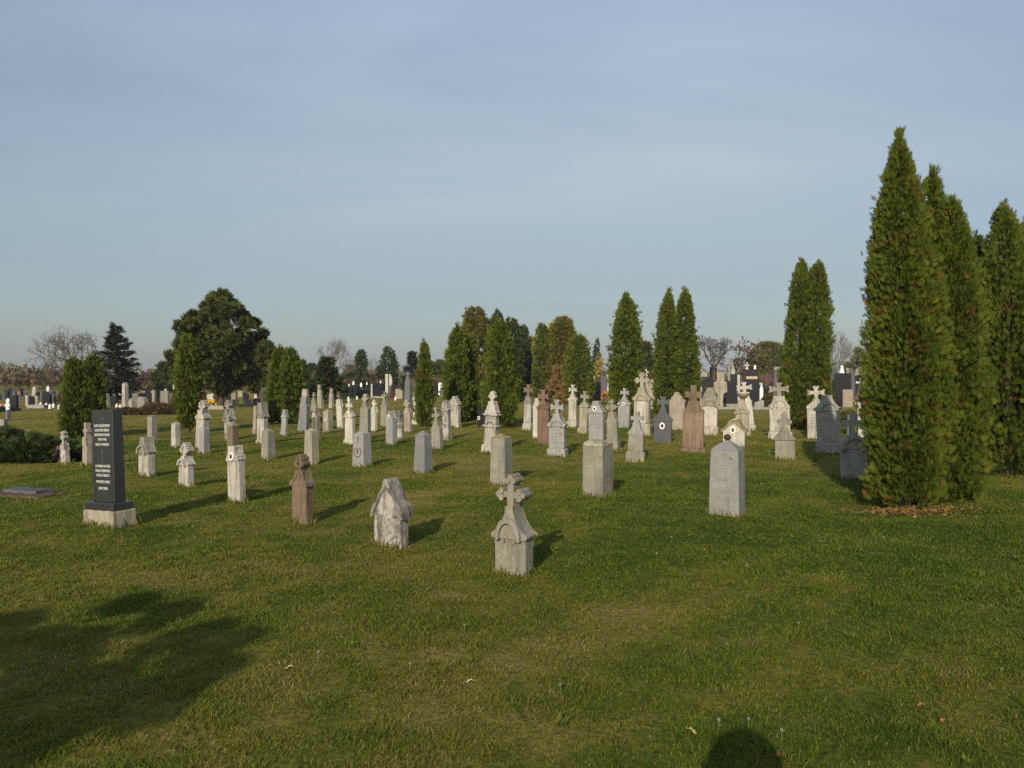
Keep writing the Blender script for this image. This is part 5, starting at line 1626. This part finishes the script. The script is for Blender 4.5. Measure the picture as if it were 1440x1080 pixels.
LM = [leaf_mesh('dry_leaf', 1), leaf_mesh('dry_leaf', 2), leaf_mesh('pale_leaf', 3)]
for (px, py, k, lab) in ((786, 788, 0, 'orange dry leaf in the grass right of the clover-cross stele'), (781, 771, 1, 'brown leaf just beyond the shadow of the clover-cross stele'), (1298, 992, 0, 'dry brown leaf low in the grass at the lower right'),
                         (1330, 1015, 1, 'reddish leaf near the lower right corner'), (1098, 1065, 0, 'dark red leaf beside the photographer shadow'), (975, 1035, 2, 'pale yellow leaf left of the photographer shadow'), (1428, 712, 0, 'orange leaf at the right edge below the edge thujas'),
                         (382, 703, 2, 'yellowish leaf left of the brown sandstone stele'), (1243, 760, 0, 'brown leaf below the tallest thuja'), (660, 960, 2, 'pale leaf in the open foreground grass'), (405, 945, 2, 'pale straw-coloured leaf near the tree shadow')):
    x, dep, mpp = spot(px, py)
    o = link(bpy.data.objects.new('fallen_leaf', LM[k])); o.location = (x, dep, gz(x, dep)+.022); o.rotation_euler = (rng.uniform(-.3, .3), rng.uniform(-.3, .3), rng.random()*6)
    o.scale = (.62, .62, .62)
    tag(o, lab, 'leaf', 'dry leaves lying on the lawn')

bm = bmesh.new(); bmesh.ops.create_icosphere(bm, subdivisions=2, radius=.0085); DH = bpy.data.meshes.new('seed_head')
for v in bm.verts: v.co *= rng.uniform(.7, 1.1)
bm.to_mesh(DH); bm.free(); DH.materials.append(MATS['seed_fluff'])
bm = bmesh.new(); tube(bm, (0, 0, -.05), (0, 0, 0), .0018, .0014, 5); DS = bpy.data.meshes.new('stem'); bm.to_mesh(DS); bm.free(); DS.materials.append(MATS['stalk'])
for (px, py, lab) in ((373, 798, 'dandelion clock above the tree shadow'), (185, 874, 'dandelion clock inside the tree shadow at the lower left'), (1012, 1026, 'dandelion clock at the edge of the photographer shadow'), (1054, 1023, 'tiny white dandelion clock in the photographer shadow'),
                      (1101, 1038, 'dandelion clock right of the photographer shadow'), (1124, 886, 'dandelion clock in the open grass at the lower right'), (788, 976, 'dandelion clock in the lower middle of the lawn'), (576, 942, 'dandelion clock in the foreground left of the middle'),
                      (447, 930, 'dandelion clock right of the tree shadow'), (296, 770, 'dandelion clock in the grass between memorial and brown stele'), (653, 885, 'dandelion clock below the gabled white stele'), (1051, 801, 'dandelion clock below the iron-ball pillar'),
                      (924, 783, 'dandelion clock in the greenest patch of grass'), (772, 652, 'pale dandelion clock between the beige pillar and the squat pillar'), (945, 762, 'dandelion clock between the front stele and iron-ball pillar')):
    x, dep, mpp = spot(px, py)
    root = empty('dandelion', (x, dep, gz(x, dep)+.05)); tag(root, lab, 'dandelion', 'dandelion clocks in the lawn')
    h_ = link(bpy.data.objects.new('seed_head', DH), root); link(bpy.data.objects.new('stem', DS), root)
    s_ = .9+.35*rng.random(); h_.scale = (s_, s_, s_)

# brown needle litter under the tallest thuja
g = np.random.default_rng(77)
n = 1500
x0, d0, _ = spot(1295, 722)
P = np.stack((x0+g.normal(0, .28, n), d0+g.normal(.12, .13, n), np.zeros(n)), 1); P[:, 2] = ground_h(P[:, 0], P[:, 1])+.012+.012*g.random(n)
D = norm(g.normal(0, 1, (n, 3))*np.array((1, 1, .25))); S = norm(np.cross(D, np.array((0, 0, 1.0))+g.normal(0, .3, (n, 3))))
V, T = sprays(P, D, S, .05*(.6+.8*g.random(n)), g.random(n), FING_N)
o = foliage_obj('needle_litter', V, T, 'dead_brown', None); tag(o, 'brown thuja litter at the foot of the tallest thuja', 'litter', None, 'stuff')


# ------------------------------------------------------------------ what stands behind the viewpoint and throws the two foreground shadows
def photographer():
    bm = bmesh.new()
    J = {'pelvis': ((0, -.34, .94), .135), 'waist': ((0, -.34, 1.10), .13), 'chest': ((0, -.335, 1.33), .155), 'neck': ((0, -.325, 1.50), .062), 'head0': ((0, -.31, 1.60), .085), 'head1': ((0, -.31, 1.70), .098), 'head2': ((0, -.315, 1.765), .06),
         'shl': ((-.20, -.33, 1.46), .085), 'ell': ((-.29, -.22, 1.34), .06), 'wrl': ((-.09, .02-.10, 1.52), .033), 'hnl': ((-.055, -.07, 1.585), .036),
         'shr': ((.20, -.33, 1.46), .085), 'elr': ((.29, -.22, 1.34), .06), 'wrr': ((.09, -.08, 1.52), .033), 'hnr': ((.055, -.07, 1.585), .036),
         'hil': ((-.095, -.34, .90), .10), 'knl': ((-.11, -.31, .50), .065), 'anl': ((-.12, -.35, .09), .045), 'tol': ((-.135, -.22, .035), .038),
         'hir': ((.095, -.34, .90), .10), 'knr': ((.11, -.31, .50), .065), 'anr': ((.12, -.35, .09), .045), 'tor': ((.135, -.22, .035), .038)}
    E = [('pelvis', 'waist'), ('waist', 'chest'), ('chest', 'neck'), ('neck', 'head0'), ('head0', 'head1'), ('head1', 'head2'), ('chest', 'shl'), ('shl', 'ell'), ('ell', 'wrl'), ('wrl', 'hnl'), ('chest', 'shr'), ('shr', 'elr'), ('elr', 'wrr'), ('wrr', 'hnr'),
         ('pelvis', 'hil'), ('hil', 'knl'), ('knl', 'anl'), ('anl', 'tol'), ('pelvis', 'hir'), ('hir', 'knr'), ('knr', 'anr'), ('anr', 'tor')]
    names = list(J)
    me = bpy.data.meshes.new('person')
    me.from_pydata([J[k][0] for k in names], [(names.index(a), names.index(b)) for a, b in E], [])
    o = link(bpy.data.objects.new('person', me))
    md = o.modifiers.new('skin', 'SKIN'); o.modifiers.new('smooth', 'SUBSURF').levels = 1
    o.modifiers['smooth'].render_levels = 2
    if not me.skin_vertices: bpy.context.view_layer.objects.active = o
    for i, k in enumerate(names):
        s = me.skin_vertices[0].data[i]; s.radius = (J[k][1], J[k][1]); s.use_root = (i == 0)
    me.materials.append(MATS['jacket'])
    tag(o, 'photographer in dark clothes holding up a camera, seen only as the shadow at the bottom', 'person')
    bm = bmesh.new(); bmesh.ops.create_uvsphere(bm, u_segments=14, v_segments=9, radius=.145)
    bmesh.ops.translate(bm, verts=bm.verts[:], vec=(0, -.335, 1.70))
    obj('hair', bm, 'dark_hair', o)
    o.scale = (1.12, 1.0, 1.0); o.location = (.045, 0, 0)


photographer()


def shadow_tree():
    """young tree out of frame, behind and left; its clumps throw the blotched shade at the lower left"""
    sx, sy = math.sin(R(SUN_AZ)), math.cos(R(SUN_AZ)); tanE = math.tan(R(SUN_EL))
    bx, by_ = -5.3, -1.9
    root = empty('young_tree', (bx, by_, 0)); tag(root, 'tree behind the viewpoint, seen only as the blotchy shade at the lower left', 'tree')
    g = np.random.default_rng(3)
    cl = []     # (shade pixel x, pixel y, radius)
    for (px, py, r) in ((-60, 930, .55), (30, 965, .42), (120, 965, .34), (30, 905, .36), (-60, 1000, .45), (150, 985, .26), (200, 985, .22), (90, 905, .24), (0, 880, .3), (-120, 890, .5), (20, 1055, .2), (-80, 1070, .45), (70, 935, .3), (110, 1010, .22), (60, 1000, .28),
                        (185, 850, .22), (240, 860, .2), (290, 888, .18), (235, 905, .19), (275, 925, .16), (305, 942, .15), (330, 902, .15), (205, 880, .12), (260, 965, .15), (215, 1000, .15)):
        x, dep, _ = spot(px, py)
        # put the clump where its height keeps it near the tree
        t = ((x-bx)*sx+(dep-by_)*sy)
        z = t*tanE
        cl.append((x-sx*t, dep-sy*t, z, r*(.50 if r > .24 else .62)))
    Ps, Ds = [], []
    for x, y, z, r in cl:
        m = int(2600*r/.2*max(r, .12)/.2)
        u = norm(g.normal(0, 1, (m, 3)))
        Ps.append(np.array((x-bx, y-by_, z))+u*r*(g.random((m, 1))**.45)*np.array((1, 1, .30))); Ds.append(norm(u+np.array((0, 0, .4))+g.normal(0, .4, (m, 3))))
    P = np.concatenate(Ps); D = np.concatenate(Ds); S = norm(np.cross(D, g.normal(0, 1, P.shape)))
    V, T = sprays(P, D, S, .075*(.6+.8*g.random(len(P))), g.random(len(P)), [(0, 0, 1, 0, .34)])
    foliage_obj('crown', V, T, 'juniper', root)
    bm = bmesh.new(); top_z = max(c[2] for c in cl)
    tube(bm, (0, 0, -.1), (.05, .05, top_z*.6), .07, .045, 8); tube(bm, (.05, .05, top_z*.6), (0, 0, top_z), .045, .012, 6)
    for x, y, z, r in cl:
        tube(bm, (.03, .03, min(z*.75, top_z*.8)), (x-bx, y-by_, z), .022, .006, 4)
    obj('trunk', bm, 'bark', root)


shadow_tree()

# ------------------------------------------------------------------ sky, sun, air, camera
w = bpy.data.worlds.new('World'); sc.world = w; w.use_nodes = True
nt = w.node_tree; nt.nodes.clear()
out = N(nt, 'ShaderNodeOutputWorld'); bg = N(nt, 'ShaderNodeBackground')
sky = N(nt, 'ShaderNodeTexSky'); sky.sky_type = 'NISHITA'; sky.sun_disc = False
sky.sun_elevation = R(SUN_EL); sky.sun_rotation = R(180+SUN_AZ)
sky.air_density = 1.0; sky.dust_density = 2.0; sky.ozone_density = 1.5; sky.altitude = 100
# thin veil of high cloud, a function of direction only
tc = N(nt, 'ShaderNodeTexCoord')
sep = N(nt, 'ShaderNodeSeparateXYZ'); nt.links.new(tc.outputs['Generated'], sep.inputs[0])
zc = N(nt, 'ShaderNodeMath', operation='MAXIMUM'); nt.links.new(sep.outputs[2], zc.inputs[0]); zc.inputs[1].default_value = .05
za = N(nt, 'ShaderNodeMath', operation='ADD'); nt.links.new(zc.outputs[0], za.inputs[0]); za.inputs[1].default_value = .12
dv = N(nt, 'ShaderNodeVectorMath', operation='DIVIDE'); cb = N(nt, 'ShaderNodeCombineXYZ')
for i in range(3): nt.links.new(za.outputs[0], cb.inputs[i])
nt.links.new(tc.outputs['Generated'], dv.inputs[0]); nt.links.new(cb.outputs[0], dv.inputs[1])
mp = N(nt, 'ShaderNodeMapping'); mp.inputs['Scale'].default_value = (.55, 1.0, 1); mp.inputs['Rotation'].default_value = (0, 0, R(35)); nt.links.new(dv.outputs[0], mp.inputs[0])
cn = noise(nt, mp.outputs[0], 1.1, 6, .55, .6)
cf0 = ramp(nt, [(.30, .50), (.70, .80)], cn)
# the veil is thickest straight ahead and high up, thinner to both sides
dt_ = N(nt, 'ShaderNodeVectorMath', operation='DOT_PRODUCT'); nt.links.new(tc.outputs['Generated'], dt_.inputs[0]); dt_.inputs[1].default_value = Vector((.02, .93, .36)).normalized()
dr_ = ramp(nt, [(.80, .62), (.90, .86), (.99, 1.12)], dt_.outputs['Value'])
cf = N(nt, 'ShaderNodeMath', operation='MULTIPLY'); nt.links.new(cf0.outputs[0], cf.inputs[0]); nt.links.new(dr_.outputs[0], cf.inputs[1])
veil = ramp(nt, [(.0, (.36, .405, .425)), (.12, (.385, .46, .49)), (.25, (.515, .605, .665)), (.42, (.425, .545, .69))], sep.outputs[2])
veil10 = mix(nt, 1.0, veil.outputs[0], (10, 10, 10), 'MULTIPLY')
skyc = mix(nt, cf.outputs[0], sky.outputs[0], veil10)
nt.links.new(skyc, bg.inputs['Color']); bg.inputs['Strength'].default_value = .10
nt.links.new(bg.outputs[0], out.inputs['Surface'])

sun = bpy.data.lights.new('sun', 'SUN'); sun.energy = 4.4; sun.angle = R(.5); sun.color = (1.0, .88, .70)
so = link(bpy.data.objects.new('sun', sun))
d = Vector((math.sin(R(SUN_AZ))*math.cos(R(SUN_EL)), math.cos(R(SUN_AZ))*math.cos(R(SUN_EL)), -math.sin(R(SUN_EL))))
so.rotation_euler = d.to_track_quat('-Z', 'Y').to_euler(); so.location = (-20, -60, 40)

cam = bpy.data.cameras.new('camera'); co = link(bpy.data.objects.new('camera', cam))
cam.sensor_width = 36; cam.lens = F/1440*36; cam.clip_end = 6000; cam.clip_start = .05
co.location = (0, 0, EYE); co.rotation_euler = (PI/2-math.atan(10/F), 0, 0)
sc.camera = co
sc.view_settings.view_transform = 'Standard'; sc.view_settings.look = 'None'; sc.view_settings.exposure = 0; sc.view_settings.gamma = 1
sc.render.film_transparent = False
sc.cycles.use_denoising = False; sc.cycles.sample_clamp_indirect = 3.0
sc.cycles.max_bounces = 6; sc.cycles.transparent_max_bounces = 4

# thin autumn haze: one closed box round everything, sky outside
bm = bmesh.new()
bmesh.ops.create_cube(bm, size=1.0)
hz_lo, hz_hi = (-2600, -420, -1.5), (2600, 4050, 12.0)
for v in bm.verts:
    v.co = Vector([lo if c < 0 else hi for c, lo, hi in zip(v.co, hz_lo, hz_hi)])
m, nt, out = new_mat('air')
pv = N(nt, 'ShaderNodeVolumePrincipled'); pv.inputs['Color'].default_value = (.80, .87, .95, 1)
pv.inputs['Density'].default_value = .0004; pv.inputs['Anisotropy'].default_value = 0
nt.links.new(pv.outputs[0], out.inputs['Volume'])
o = obj('haze', bm, 'air'); tag(o, 'thin blue autumn haze in the air', 'haze', None, 'stuff')
